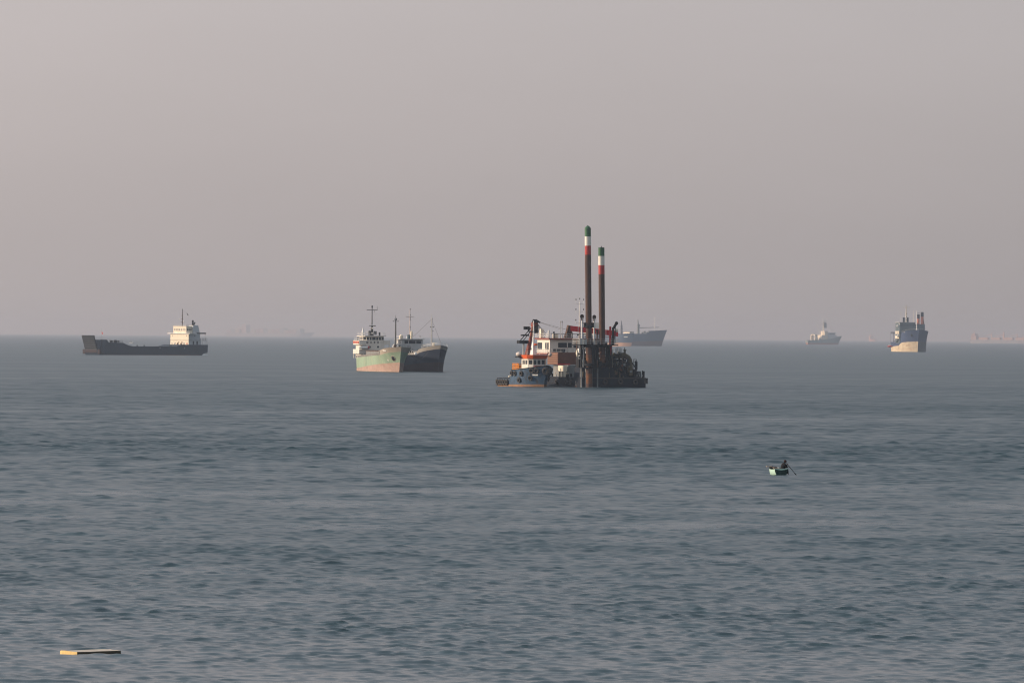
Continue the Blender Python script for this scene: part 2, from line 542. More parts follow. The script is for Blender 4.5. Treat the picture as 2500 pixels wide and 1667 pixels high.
# ------------------------------------------------------------------ green coaster and the dark one lying beside it
def coaster_green():
    H = 12.0
    R = root("cargo_ship", 974.5, 908, H, "faded green cargo ship with salmon waterline band and white bridge lettered in black", "ship")
    green = material("faded_green_hull", (0.235, 0.315, 0.225), 0.6, wear=0.45, wear_color=(0.33, 0.35, 0.24), wear_scale=0.22, streak=2.2, vary=0.22)
    salmon = material("salmon_antifouling", (0.36, 0.245, 0.20), 0.75, wear=0.55, wear_color=(0.38, 0.30, 0.235), wear_scale=0.35, streak=0.6, vary=0.22)
    tan = material("weathered_tan_bulwark", (0.36, 0.31, 0.25), 0.6, wear=0.35, wear_color=(0.22, 0.13, 0.08), streak=2, vary=0.15)
    ztop = lerp_table([(0, 5.0), (0.799, 6.5), (0.801, 7.3), (1, 8.6)])
    band = lerp_table([(0, 4.3), (0.799, 5.7), (0.801, 5.7), (1, 6.95)])
    boot = lerp_table([(0, 0.45), (1, 3.25)])
    h = Hull(62, 10.6, 3.6, 2.5, ztop, 8.6, wl_fore=0.60, dk_fore=0.86, wl_p=1.75, dk_p=2.8, st_w=0.3, st_d=0.86)
    h.strip("waterline_band", salmon, R, lambda t: -1.2, boot, 3, label="salmon pink antifouling band along the waterline")
    h.strip("hull", green, R, boot, band, 6, steps=(0.8,))
    h.strip("bulwark", tan, R, band, ztop, 2, t0=0.8008)
    h.strip("side_rail", material("dull_rail_paint", (0.16, 0.15, 0.14), 0.7, wear=0.5, wear_color=(0.4, 0.37, 0.33), wear_scale=1.5), R, band, ztop, 1, t1=0.7992, smooth=False)
    h.deck("deck", steel_grey, R, lambda t: (4.2 + 1.5 * t) if t < 0.8 else 6.6 + (t - 0.8) * 5, steps=(0.8,))
    MB().box(-13.2, -13.0, -4.6, 4.6, 5.2, 7.3).build("forecastle_bulkhead", white, R)
    MB().box(-42, -15, -3.7, 3.7, 5.0, 6.9).build("hatch_coaming", steel_grey, R)
    for i in range(6):
        MB().box(-41.6 + i * 4.45, -37.5 + i * 4.45, -3.9, 3.9, 6.95, 7.25).build("hatch_cover", rust, R)
    # deckhouse
    MB().box(-58, -46, -4.3, 5.5, 4.4, 5.95).box(-58, -46, -5.4, 5.5, 5.95, 7.55).box(-57.5, -46, -4.5, 3.5, 7.55, 9.1).box(-57.5, -46.0, -5.4, 5.6, 9.1, 10.65).build("deckhouse", white, R)
    for y0, y1 in ((-5.3, -4.9), (5.2, 5.5)):
        MB().box(-46.5, -46.1, y0, y1, 7.55, 9.1).build("awning_post", white, R)
    for x in (-57.5, -54, -50): MB().bar((x, -5.25, 4.4), (x, -5.25, 5.95), 0.1, n=5).build("awning_post", white, R)
    MB().box(-57.9, -46.3, -5.46, -5.41, 9.6, 10.4).build("side_board", material("faded_red_board", (0.38, 0.10, 0.07), 0.7, vary=0.2), R)
    MB().box(-47.4, -46.6, -5.46, -5.41, 9.4, 10.0).build("side_window", glass, R)
    MB().box(-46.02, -45.98, -4.6, -3.0, 9.12, 9.24).build("awning_edge", black, R)
    # bridge with its five front windows
    MB().prism([(-55, -3.7), (-48.3, -3.7), (-47.2, -2.6), (-47.2, 2.6), (-48.3, 3.7), (-55, 3.7)], 10.65, 12.05).build("bridge", white, R)
    MB().prism([(-56, -4.5), (-48, -4.5), (-46.6, -3.2), (-46.6, 3.2), (-48, 4.5), (-56, 4.5)], 12.05, 12.3).build("bridge_roof", white, R)
    for y0, y1 in ((-2.5, -1.75), (-1.45, -0.85), (-0.6, 0.6), (0.85, 1.45), (1.75, 2.5)):
        w = MB().box(-47.2, -47.16, y0, y1, 10.8, 11.75).build("bridge_window", glass, R)
    for s in (-1, 1):
        m = MB(); m.add([(-48.18, s * 3.62, 10.85), (-47.36, s * 2.8, 10.85), (-47.36, s * 2.8, 11.75), (-48.18, s * 3.62, 11.75)], [(0, 1, 2, 3)])
        for v_i in range(4): m.v[v_i] = (m.v[v_i][0] + 0.03, m.v[v_i][1] + s * 0.03, m.v[v_i][2])
        m.build("bridge_window", glass, R)
        for k in range(3): MB().box(-54 + k * 1.9, -52.8 + k * 1.9, s * 3.72 - 0.02, s * 3.72 + 0.02, 10.85, 11.7).build("bridge_window", glass, R)
    for y in (-1.65, 1.25):
        MB().bar((-46.01, y, 8.4), (-45.95, y, 8.4), 0.36, n=14).build("porthole", glass, R)
    for y in (-3.6, 0.1):
        MB().box(-46.02, -45.96, y, y + 0.5, 5.9, 6.1).build("vent", black, R)
    # name in dark characters across the front of the bridge deck (strokes, too small to read)
    def glyph(y, kind):
        m = MB(); z = 9.95; u = 0.42
        def bx(a0, a1, b0, b1): m.box(-46.0, -45.97, y + a0 * u, y + a1 * u, z + b0 * u, z + b1 * u)
        if kind == 0: bx(-1, 1, .55, .75); bx(-.12, .12, .75, 1.05); bx(-.9, -.65, .2, .55); bx(.65, .9, .2, .55); bx(-.7, .7, .05, .25); bx(-.15, .15, -.9, .05); bx(-.8, -.5, -.85, -.2); bx(.45, .75, -.8, -.2); bx(-.6, .6, -.55, -.35)
        if kind == 1: bx(-.8, .8, .6, .8); bx(-.12, .12, .8, 1.05); bx(-.5, -.25, -.6, .5); bx(.2, .45, -.5, .5); bx(-1, 1, -.9, -.68); bx(-.6, .6, -.1, .08)
        if kind == 2: bx(-.95, .95, -.15, .15); bx(-.14, .14, -1, 1.05); bx(-.55, .55, -.45, .5)
        if kind == 3: bx(-.9, .9, .75, .95); bx(-.9, .9, -.95, -.75); bx(-.4, -.18, -.75, .75); bx(.18, .4, -.75, .75); bx(-.85, -.62, -.3, .35); bx(.62, .85, -.3, .35); bx(-.7, .7, 0, .18)
        if kind == 4: bx(-1.05, 1.05, -.1, .12)
        m.build("name_lettering", black, R)
    for i, y in enumerate((-2.55, -1.25, 0.0, 1.25, 2.45)): glyph(y, i)
    # masts
    m = MB(); m.bar((-51, 0, 12.3), (-51, 0, 15.6), 0.62, 0.34, 8).bar((-51, 0, 15.6), (-51, 0, 22.0), 0.2, 0.14).bar((-51, -1.9, 21.25), (-51, 1.9, 21.25), 0.11, n=6)
    m.bar((-51, 1.8, 21.25), (-51, 1.8, 22.6), 0.07, n=5).bar((-51, -1.05, 15.8), (-51, 1.35, 15.75), 0.14, n=6).bar((-51, 0.8, 21.2), (-51, 0.8, 20.4), 0.05, n=4)
    m.box(-51.5, -50.5, -1.2, -0.3, 12.3, 14.0).box(-51.5, -50.5, 0.75, 1.6, 12.6, 13.9)
    M_ = m.build("mast", material("sooty_mast_paint", (0.07, 0.068, 0.065), 0.6, vary=0.3), R)
    MB().ball((-51, 0, 22.4), (0.28, 0.28, 0.5)).build("mast_light", lamp_dark, M_)
    MB().bar((-50.2, -0.9, 15.95), (-50.2, 1.0, 15.95), 0.12, n=6).build("radar_scanner", clean_white, M_)
    for y, z in ((-1.75, 13.5), (0, 13.2), (0, 14.9)):
        MB().ball((-50.2, y, z), 0.26, 8, 6).build("floodlight", clean_white, M_)
    MB().lathe([(0.45, 0), (0.45, 1.5), (0.3, 1.7), (0.16, 2.3), (0.2, 2.5), (0.05, 2.75)], (-48.2, -3.7, 12.3), 10).build("satellite_dome", clean_white, R, True)
    MB().box(-49.3, -48.8, 2.1, 2.6, 12.3, 13.5).build("vent_cowl", black, R)
    railing("roof_railing", [(-55.5, -4.3, 12.3), (-48, -4.3, 12.3), (-46.8, -3.1, 12.3), (-46.8, 3.1, 12.3), (-48, 4.3, 12.3), (-55.5, 4.3, 12.3)], 1.05, clean_white, R, 2, 1.4)
    railing("bridge_wing_railing", [(-56, -5.3, 10.65), (-46.2, -5.3, 10.65), (-46.2, -3.8, 10.65)], 1.0, clean_white, R)
    MB().bar((-52, -4.9, 10.7), (-51.2, -4.9, 11.9), 0.18).build("davit", black, R)
    # foremast and windlass on the forecastle
    m = MB(); m.bar((-7, 0, 7.2), (-7, 0, 18.2), 0.34, 0.2, 8).bar((-7, 0, 18.2), (-7, 0, 19.4), 0.06, n=5).bar((-7, -0.85, 17.25), (-7, 0.85, 17.25), 0.08, n=5)
    F_ = m.build("foremast", material("grey_mast_paint", (0.12, 0.12, 0.12), 0.6, vary=0.2), R)
    MB().torus((-6.8, 0, 17.95), (1, 0, 0), 0.3, 0.13).build("mast_light", lamp_dark, F_)
    MB().ball((-6.8, 0, 17.95), 0.22, 8, 6).build("mast_light", clean_white, F_)
    for y in (-0.85, 0.85): MB().ball((-7, y, 17.3), 0.16, 8, 5).build("mast_light", lamp_dark, F_)
    for y, c in ((-1.2, clean_white), (-0.5, rust), (0.5, clean_white), (1.1, black)):
        MB().bar((-5.6, y - 0.25, 7.9), (-5.6, y + 0.25, 7.9), 0.55, n=12).box(-6, -5.2, y - 0.2, y + 0.2, 6.9, 9.4 - abs(y) * 0.4).build("windlass", c, R)
    railing("bow_railing", [tuple(h.P(t, ztop(t), 1)) for t in (0.82, 0.88, 0.93, 0.97, 0.995)], 0.6, dark_steel, R, 1, 1.2)
    # anchor pocket and hawse fittings on the lit bow
    t = h.at(-2.0, 4.6, H); p = h.P(t, 4.6, -1); n = h.normal(t, 4.6, -1)
    q = n.to_track_quat('Z', 'Y').to_euler()
    put(MB().ball((0, 0, 0), (0.85, 1.05, 0.28), 14, 8).mesh("anchor", black, True), "anchor", R, p, q)
    put(MB().torus((0, 0, 0), (0, 0, 1), 0.95, 0.13, 18, 6).mesh("hawse_ring", tan, True), "hawse_ring", R, p, q)
    t = h.at(-3.9, 4.0, H); put(MB().box(-.28, .28, -.28, .28, -.05, .06).mesh("draught_mark", clean_white), "draught_mark", R, h.P(t, 4.0, -1), h.normal(t, 4.0, -1).to_track_quat('Z', 'Y').to_euler())
    for off, z in ((-4.9, 7.2), (-5.4, 7.3)):
        t = h.at(off, z, H)
        put(MB().box(-.9, .9, -.22, .22, -.05, .1).mesh("fairlead", clean_white), "fairlead", R, h.P(t, z, -1), h.normal(t, z, -1).to_track_quat('Z', 'Y').to_euler())
    # lifeboat hanging by the deckhouse
    b_ = MB(); b_.ball((0, 0, 0), (2.0, 0.75, 0.6), 14, 8)
    lb = b_.build("lifeboat", clean_white, None, True)
    lb.matrix_world = R.matrix_basis @ Matrix.Translation((-45.0, -3.95, 8.2)) @ Matrix.Rotation(math.radians(90), 4, 'Z')
    MB().ball((1.55, 0, 0), (0.55, 0.62, 0.52), 10, 6).build("bow_cover", red_flag, lb, True)
    MB().box(-1.2, 0.9, -0.5, 0.5, 0.45, 0.62).build("tarpaulin", black, lb)
    tag(lb, "small white lifeboat with a red end beside the green ship's deckhouse", "lifeboat")
    m = MB(); m.torus((-45.6, -4.4, 5.1), (1, 0, 0), 0.5, 0.2, 14, 6); m.build("mooring_coil", rust, R)
    return R, h
green_ship, green_hull = coaster_green()

def coaster_dark():
    H = 15.0
    R = root("cargo_ship", 1069.0, 908, H, "dark blue cargo ship with tan bow rail moored against the green ship", "ship")
    navy = material("navy_hull", (0.014, 0.022, 0.042), 0.6, wear=0.3, wear_color=(0.03, 0.028, 0.03), wear_scale=0.25, streak=2, vary=0.2)
    oxide = material("oxide_antifouling", (0.045, 0.026, 0.028), 0.75, wear=0.35, wear_color=(0.08, 0.045, 0.04), wear_scale=0.4, vary=0.2)
    tan = material("dull_grey_bulwark", (0.25, 0.235, 0.215), 0.65, wear=0.3, wear_color=(0.17, 0.11, 0.08), vary=0.15)
    ztop = lerp_table([(0, 5.2), (0.759, 6.6), (0.80, 7.6), (1, 9.2)])
    band = lerp_table([(0, 4.6), (0.76, 5.9), (0.80, 6.4), (1, 7.9)])
    boot = lambda t: 0.8 + 2.6 * t
    h = Hull(50, 10.2, 3.8, 2.2, ztop, 9.2, wl_fore=0.70, dk_fore=0.78, wl_p=1.7, dk_p=2.8, st_w=0.3, st_d=0.86)
    h.strip("waterline_band", oxide, R, lambda t: -1.2, boot, 3)
    h.strip("hull", navy, R, boot, band, 6, steps=(0.76, 0.8))
    h.strip("bulwark", tan, R, band, ztop, 2, steps=(0.76, 0.8))
    h.deck("deck", steel_grey, R, lambda t: (4.4 + 1.5 * t) if t < 0.77 else 6.9 + (t - 0.8) * 5, steps=(0.77,))
    MB().box(-34, -13, -3.6, 3.6, 5.2, 7.0).build("hatch_coaming", steel_grey, R)
    MB().box(-45, -36, -4.8, 4.8, 4.6, 9.3).build("deckhouse", pale_grey, R)
    MB().box(-44, -36.4, -3.75, 3.75, 9.3, 10.95).build("bridge", pale_grey, R)
    MB().prism([(-45, -4.3), (-35.8, -4.3), (-35.8, 4.3), (-45, 4.3)], 10.95, 11.2).build("bridge_roof", pale_grey, R)
    for y0, y1 in ((-2.75, -1.5), (-1.2, 1.15), (1.45, 3.2)):
        MB().box(-36.4, -36.36, y0, y1, 9.55, 10.55).build("bridge_window", glass, R)
    for k in range(2): MB().box(-41.5 + k * 2.2, -40 + k * 2.2, -3.79, -3.75, 9.6, 10.5).build("bridge_window", glass, R)
    MB().box(-38.2, -36.9, -4.2, -3.2, 11.2, 12.3).ball((-37.5, -3.7, 12.3), (0.65, 0.5, 0.4)).build("bridge_locker", cream, R)
    MB().lathe([(0.42, 0), (0.42, 2.2), (0.3, 2.5), (0.2, 2.8)], (-39.5, 0.5, 11.2), 12).build("funnel", cream, R, True)
    MB().box(-39.2, -38.4, -1.1, -0.3, 11.2, 12.6).build("vent_cowl", material("deep_teal_paint", (0.03, 0.08, 0.09), 0.5), R)
    MB().lathe([(0.22, 0), (0.22, 0.8), (0.1, 0.95)], (-38, -1.5, 11.2), 8).build("vent_pipe", clean_white, R, True)
    m = MB(); m.bar((-40, 0, 11.2), (-40, 0, 21.6), 0.26, 0.12, 7).bar((-40, -1.5, 18.9), (-40, 0, 18.75), 0.09, n=5).bar((-40, 0, 18.75), (-40, 1.5, 18.95), 0.09, n=5)
    M_ = m.build("mast", material("pink_grey_mast_paint", (0.50, 0.42, 0.39), 0.6), R)
    for z in (21.5, 19.4, 18.6, 17.9, 15.2): MB().ball((-39.75, 0.05, z), 0.2, 7, 5).build("mast_light", lamp_dark, M_)
    railing("roof_railing", [(-44.5, -4.1, 11.2), (-36, -4.1, 11.2), (-36, 4.1, 11.2), (-44.5, 4.1, 11.2)], 1.0, clean_white, R, 2, 1.4)
    MB().box(-36.3, -36.1, 2.6, 2.9, 11.9, 12.25).build("searchlight", lamp_dark, R)
    m = MB(); m.bar((-9, 0.0, 7.0), (-9, 0.0, 18.6), 0.30, 0.15, 8).bar((-9, 0.0, 18.6), (-9, 0.0, 19.9), 0.06, n=5).bar((-9, -0.55, 15.3), (-9, 0.6, 15.3), 0.07, n=5)
    F_ = m.build("foremast", pale_grey, R)
    for y, z in ((0.1, 18.0), (-0.5, 15.35), (0.55, 15.35), (0.4, 13.9)): MB().ball((-8.8, y, z), 0.18, 7, 5).build("mast_light", lamp_dark, F_)
    MB().bar((-9, 0.0, 17.8), (-0.4, 1.2, 9.6), 0.035, n=4).bar((-9, 0.0, 18), (-33, -0.5, 12), 0.03, n=4).build("stay_wire", rope, R)
    railing("bow_railing", [tuple(h.P(t, ztop(t), -1)) for t in (0.85, 0.9, 0.94, 0.98, 0.998)] + [tuple(h.P(t, ztop(t), 1)) for t in (0.98, 0.94, 0.88)], 0.95, clean_white, R, 2, 1.3)
    MB().box(-6.4, -5.6, -0.3, 0.3, 7.6, 10.0).bar((-6, 0.8, 8.2), (-6, 1.6, 8.2), 0.6, n=12).build("windlass", cream, R)
    MB().bar((-9, -2.8, 8.9), (-9, -1.0, 9.2), 0.12, n=6).build("davit", clean_white, R)
    for k in range(5): MB().bar((-17 - k * 3, -4.7, 5.8), (-17 - k * 3, -4.7, 6.9 + (k % 2) * 0.3), 0.22).build("bollard", dark_steel, R)
    t = h.at(1.6, 7.6, H, 1); put(MB().ball((0, 0, 0), (0.26, 0.2, 0.1), 8, 5).mesh("hawse_light", clean_white, True), "fairlead", R, h.P(t, 7.7, 1))
    return R, h
coaster_dark()

def fender_between():
    """pale float and slack hawsers where the two bows meet"""
    o = MB(); o.ball((0, 0, 0), (0.5, 0.5, 0.6), 10, 7)
    c = o.build("mooring_float", clean_white, None, True)
    p = pix(1013.0, 908); c.location = (p.x, p.y + 9.0, 6.1)
    tag(c, "pale round fender hung between the two moored cargo ships", "fender")
    a_, b_ = Vector((p.x - 2.2, p.y + 8.5, 6.4)), Vector((p.x + 4.5, p.y + 7.5, 7.0))
    pts = [a_.lerp(b_, k / 12) - Vector((0, 0, 2.6 * math.sin(math.pi * k / 12))) for k in range(13)]
    r = MB().path(pts, 0.07, 5).build("mooring_rope", rope)
    tag(r, "slack dark mooring rope sagging between the two cargo ships' bows", "rope")
fender_between()

# ------------------------------------------------------------------ landing craft on the left
def landing_craft():
    H = -45.0
    R = root("landing_craft", 227, 866, H, "long low landing craft with raised bow ramp and cream bridge house aft", "ship")
    slate = material("slate_hull", (0.022, 0.034, 0.052), 0.65, wear=0.25, wear_color=(0.05, 0.045, 0.045), wear_scale=0.12, streak=2, vary=0.18)
    R.scale = (0.95 * R.scale[0], R.scale[1], R.scale[2])
    W = 8.5
    # side view of the hull (x forward, z up), cut square at the bow and undercut at the stern
    prof = [(0, -1), (-0.6, -1), (-84, -1), (-86, 0.9), (-90, 1.6), (-90.3, 6.4), (-71, 6.5), (-68, 6.5), (-63, 5.4), (-60, 5.3), (-26, 5.3), (-22, 5.9), (-17.5, 7.4), (-5.5, 7.6), (-3.2, 9.2), (-1.2, 9.2), (1.6, 2.4)]
    MB().profile(prof, -W + 2.2, W - 2.2).profile([(x if x < -5 else x - (x + 5) * 0.35, z) for x, z in prof], W - 2.2, W).profile([(x if x < -5 else x - (x + 5) * 0.35, z) for x, z in prof], -W, -W + 2.2).build("hull", slate, R)
    MB().box(-83, -1.5, W + 0.01, W + 0.05, -0.8, 0.35).build("waterline_band", material("dull_red_antifouling", (0.13, 0.055, 0.05), 0.7, vary=0.2), R)
    ramp_paint = material("ramp_slate_paint", (0.008, 0.012, 0.016), 0.85, wear=0.3, wear_color=(0.05, 0.04, 0.035), vary=0.25)
    ramp = MB().add([(1.3, -5.6, 2.0), (1.3, 5.6, 2.0), (4.6, 5.6, 11.6), (4.6, -5.6, 11.6), (0.7, -5.6, 2.2), (0.7, 5.6, 2.2), (4.0, 5.6, 11.8), (4.0, -5.6, 11.8)],
                    [(0, 1, 2, 3), (7, 6, 5, 4), (0, 4, 5, 1), (1, 5, 6, 2), (2, 6, 7, 3), (3, 7, 4, 0)]).build("bow_ramp", ramp_paint, R)
    for k in range(7):
        q = 0.14 + k * 0.13
        MB().box(1.3 + 3.3 * q, 1.62 + 3.3 * q, -5.5, 5.5, 2.0 + 9.6 * q, 2.4 + 9.6 * q).build("ramp_rib", material("ramp_rib_paint", (0.012, 0.016, 0.020), 0.55, vary=0.2), ramp)
    MB().box(1.0, 1.7, -5.2, 5.2, 1.5, 3.6).build("ramp_hinge_plate", material("rusty_bow_plate", (0.045, 0.028, 0.026), 0.8, wear=0.5, wear_color=(0.06, 0.038, 0.03), vary=0.3), R)
    for y0, y1 in ((-8.0, -5.9), (5.9, 7.6)): MB().box(0.0, 1.5, y0, y1, 0.6, 3.4).build("bow_fender", MATS["rusty_bow_plate"], R)
    for s in (-1, 1):
        railing("forecastle_railing", [(-6, s * 8.2, 7.5), (-17.5, s * 8.2, 7.4)], 1.4, dark_steel, R, 3, 1.6, 0.06)
    for x, w in ((-9.0, 1.2), (-12.4, 1.6), (-15.0, 0.8)):
        MB().bar((x, 6.2, 8.2), (x, 7.6, 8.2), 0.7 * w / 1.2, n=12).build("winch", dark_steel, R)
    m = MB().bar((-4.5, 3.0, 7.5), (-4.5, 3.0, 16.6), 0.09, 0.05, 6).bar((-4.5, 3, 14), (-4.5, 3.7, 14), 0.05, n=4)
    m.build("signal_mast", pale_grey, R)
    MB().add([(-4.5, 3.05, 14.2), (-4.5, 4.1, 13.2), (-4.5, 4.0, 12.4), (-4.5, 3.05, 12.9), (-4.42, 3.05, 14.2), (-4.42, 4.1, 13.2), (-4.42, 4.0, 12.4), (-4.42, 3.05, 12.9)], [(0, 1, 2, 3), (7, 6, 5, 4), (0, 4, 5, 1), (1, 5, 6, 2), (2, 6, 7, 3), (3, 7, 4, 0)]).build("pennant", red_flag, R)
    for x in (-30, -36, -58): MB().bar((x, 7.9, 5.3), (x, 7.9, 6.1), 0.35, n=8).build("bollard", dark_steel, R)
    for x in (-49, -70): MB().bar((x, W, 4.3), (x, W + 0.06, 4.3), 0.35, n=10).build("side_mark", pale_grey, R)
    # house
    blue_grey = material("blue_grey_shade_and_funnel", (0.46, 0.48, 0.50), 0.5, vary=0.06)  # shade on the house sides put into this blue-grey; funnel shares it
    MB().box(-84.5, -74, -8.35, 8.35, 6.4, 9.1).box(-83.5, -74.0, -8.35, 8.35, 9.2, 13.1).build("deckhouse", blue_grey, R)
    MB().box(-74.0, -73.6, -8.4, 8.4, 6.55, 9.05).box(-74.0, -73.6, -8.4, 8.4, 9.2, 13.1).prism([(-74.0, -7.2), (-73.6, -7.2), (-73.6, 7.2), (-74.0, 7.2)], 5.5, 6.55, [(-74.0, -8.4), (-73.6, -8.4), (-73.6, 8.4), (-74.0, 8.4)]).build("house_front", cream, R)
    MB().box(-84, -73.45, -8.5, 8.5, 9.05, 9.2).build("deck_edge", dark_steel, R)
    MB().box(-79, -72.6, -10.3, 10.3, 13.1, 13.55).build("bridge_deck", clean_white, R)
    MB().box(-79, -73.8, -6.0, 6.0, 13.55, 17.7).build("bridge", cream, R)
    MB().box(-79.4, -73.5, -6.2, 6.2, 17.7, 17.9).build("bridge_roof", cream, R)
    for k in range(7): MB().box(-73.8, -73.74, -5.35 + k * 1.6, -4.5 + k * 1.6, 15.0, 16.4).build("bridge_window", glass, R)
    for k in range(3): MB().box(-78.3 + k * 1.6, -77.3 + k * 1.6, 6.0, 6.06, 15.0, 16.4).build("bridge_window", glass, R)
    for y0, y1 in ((-7.2, -6.5), (-5.4, -3.4), (3.4, 5.2)): MB().box(-73.6, -73.54, y0, y1, 6.5, 7.7).build("front_window", glass, R)
    for y in (-6.4, 6.6): MB().bar((-73.6, y, 11.9), (-73.52, y, 11.9), 0.25, n=10).build("porthole", dark_steel, R)
    MB().bar((-73.6, 7.0, 7.1), (-73.5, 7.0, 7.1), 0.55, n=14).build("lifebuoy", red_flag, R)
    for y in (-1.9, 1.3):
        MB().box(-73.6, -72.9, y, y + 0.5, 5.6, 7.4).bar((-73.2, y + 0.3, 7.2), (-73.2, y + 1.4, 8.3), 0.16).build("vent_cowl", material("rusty_vent_paint", (0.28, 0.16, 0.10), 0.7), R)
    m = MB().bar((-76, 0, 17.9), (-76, 0, 27.8), 0.42, 0.2, 6)
    for z, w in ((20.5, 1.6), (22.2, 1.0), (24.4, 0.9), (26.2, 0.7)): m.bar((-76, -w, z), (-76, w * 0.6, z), 0.14, n=5)
    M_ = m.build("mast", material("brown_mast_paint", (0.10, 0.07, 0.065), 0.6, vary=0.2), R)
    MB().ball((-76, 0, 27.9), (0.3, 0.3, 0.5), 8, 6).build("mast_light", lamp_dark, M_)
    MB().ball((-75.6, 1.9, 20.6), 0.45, 8, 6).build("satellite_dome", clean_white, R, True)
    MB().ball((-75.6, -2.2, 22.2), 0.4, 8, 6).build("satellite_dome", clean_white, R, True)
    MB().add([(-77, 3.2, 25.9), (-77, 4.5, 24.6), (-77, 4.3, 24.2), (-77, 3.1, 25.2), (-76.9, 3.2, 25.9), (-76.9, 4.5, 24.6), (-76.9, 4.3, 24.2), (-76.9, 3.1, 25.2)], [(0, 1, 2, 3), (7, 6, 5, 4), (0, 4, 5, 1), (1, 5, 6, 2), (2, 6, 7, 3), (3, 7, 4, 0)]).bar((-76, 0, 27.5), (-77, 3.2, 25.7), 0.03, n=4).build("ensign", black, R)
    railing("roof_railing", [(-78.5, -5.9, 17.9), (-73.8, -5.9, 17.9), (-73.8, 5.9, 17.9), (-78.5, 5.9, 17.9)], 1.0, pale_grey, R, 2, 1.6, 0.05)
    for s in (-1, 1): railing("bridge_wing_railing", [(-78.5, s * 10.2, 13.55), (-72.7, s * 10.2, 13.55), (-72.7, s * 6.3, 13.55)], 1.1, pale_grey, R, 2, 1.4, 0.05)
    F_ = MB().prism([(-86.5, -0.5), (-80.5, -0.5), (-80.5, 5.2), (-86.5, 5.2)], 13.1, 18.4, [(-85.6, 0.4), (-81.2, 0.4), (-81.2, 4.4), (-85.6, 4.4)]).build("funnel", blue_grey, R)
    MB().bar((-83.5, 1.6, 18.4), (-83.5, 1.6, 21.5), 0.6, n=9).bar((-82.5, 3.4, 18.4), (-82.7, 4.4, 20.2), 0.45, n=8).build("exhaust_pipe", dark_steel, F_)
    MB().bar((-80.4, 4.8, 15.3), (-80.2, 4.8, 15.3), 0.45, n=10).build("floodlight", clean_white, R)
    MB().box(-89.5, -83.5, -5, 7.5, 13.1, 13.9).build("aft_canopy", dark_steel, R)
    for x in (-89, -84.5):
        for y in (-4.5, 7.2): MB().bar((x, y, 6.4), (x, y, 13.1), 0.12, n=5).build("canopy_post", pale_grey, R)
    railing("aft_railing", [(-84, 8.2, 9.2), (-89.8, 8.2, 9.2), (-89.8, -8, 9.2)], 1.3, dark_steel, R, 2, 1.5, 0.06)
    MB().box(-90, -84.5, -8, 8.3, 9.0, 9.2).build("boat_deck", dark_steel, R)
    for x in (-86, -89.7): MB().bar((x, 8.1, 6.4), (x, 8.1, 9.0), 0.12, n=5).build("deck_post", pale_grey, R)
    for k in range(2): MB().box(-81.6 + k * 3.2, -80.4 + k * 3.2, 8.35, 8.4, 6.5, 8.6).build("door", dark_steel, R)
    MB().bar((-79, 8.35, 11.9), (-79, 8.42, 11.9), 0.35, n=10).build("porthole", dark_steel, R)
    return R
landing_craft()

def foam_line(name, pts, w, label, seed):
    """broken strip of white water lying on the sea"""
    rnd = random.Random(seed); m = MB(); pts = [Vector(p) for p in pts]
    for p, q in zip(pts[:-1], pts[1:]):
        n = max(2, int((q - p).length / 1.6))
        side = Vector((-(q - p).y, (q - p).x, 0)).normalized()
        for i in range(n):
            if rnd.random() < 0.28: continue
            a_, b_ = p.lerp(q, i / n), p.lerp(q, (i + 0.85) / n)
            z0 = 0.10 + 0.08 * rnd.random(); ww = w * rnd.uniform(0.4, 1.0)
            m.add([a_ - side * ww + Vector((0, 0, -0.1)), b_ - side * ww * 0.8 + Vector((0, 0, -0.1)), b_ + Vector((0, 0, z0)), a_ + Vector((0, 0, z0)), b_ + side * ww + Vector((0, 0, -0.1)), a_ + side * ww * 0.8 + Vector((0, 0, -0.1))], [(0, 1, 2, 3), (3, 2, 4, 5)])
    o = m.build(name, material("sea_foam", (0.70, 0.72, 0.73), 0.9, vary=0.1))
    return tag(o, label, "foam", kind="stuff")
_o = pix(505, 866.5)
foam_line("wash", [(_o.x - 36, _o.y - 14.5, 0), (_o.x - 8, _o.y - 6, 0), (_o.x + 1, _o.y - 2, 0)], 0.5, "thin broken white wash along the landing craft's stern", 1)
_o = pix(323, 838)
foam_line("wake", [(_o.x - 22, _o.y + 1, 0), (_o.x - 3, _o.y, 0)], 0.7, "short white wake trailing behind the tiny motor boat", 2)

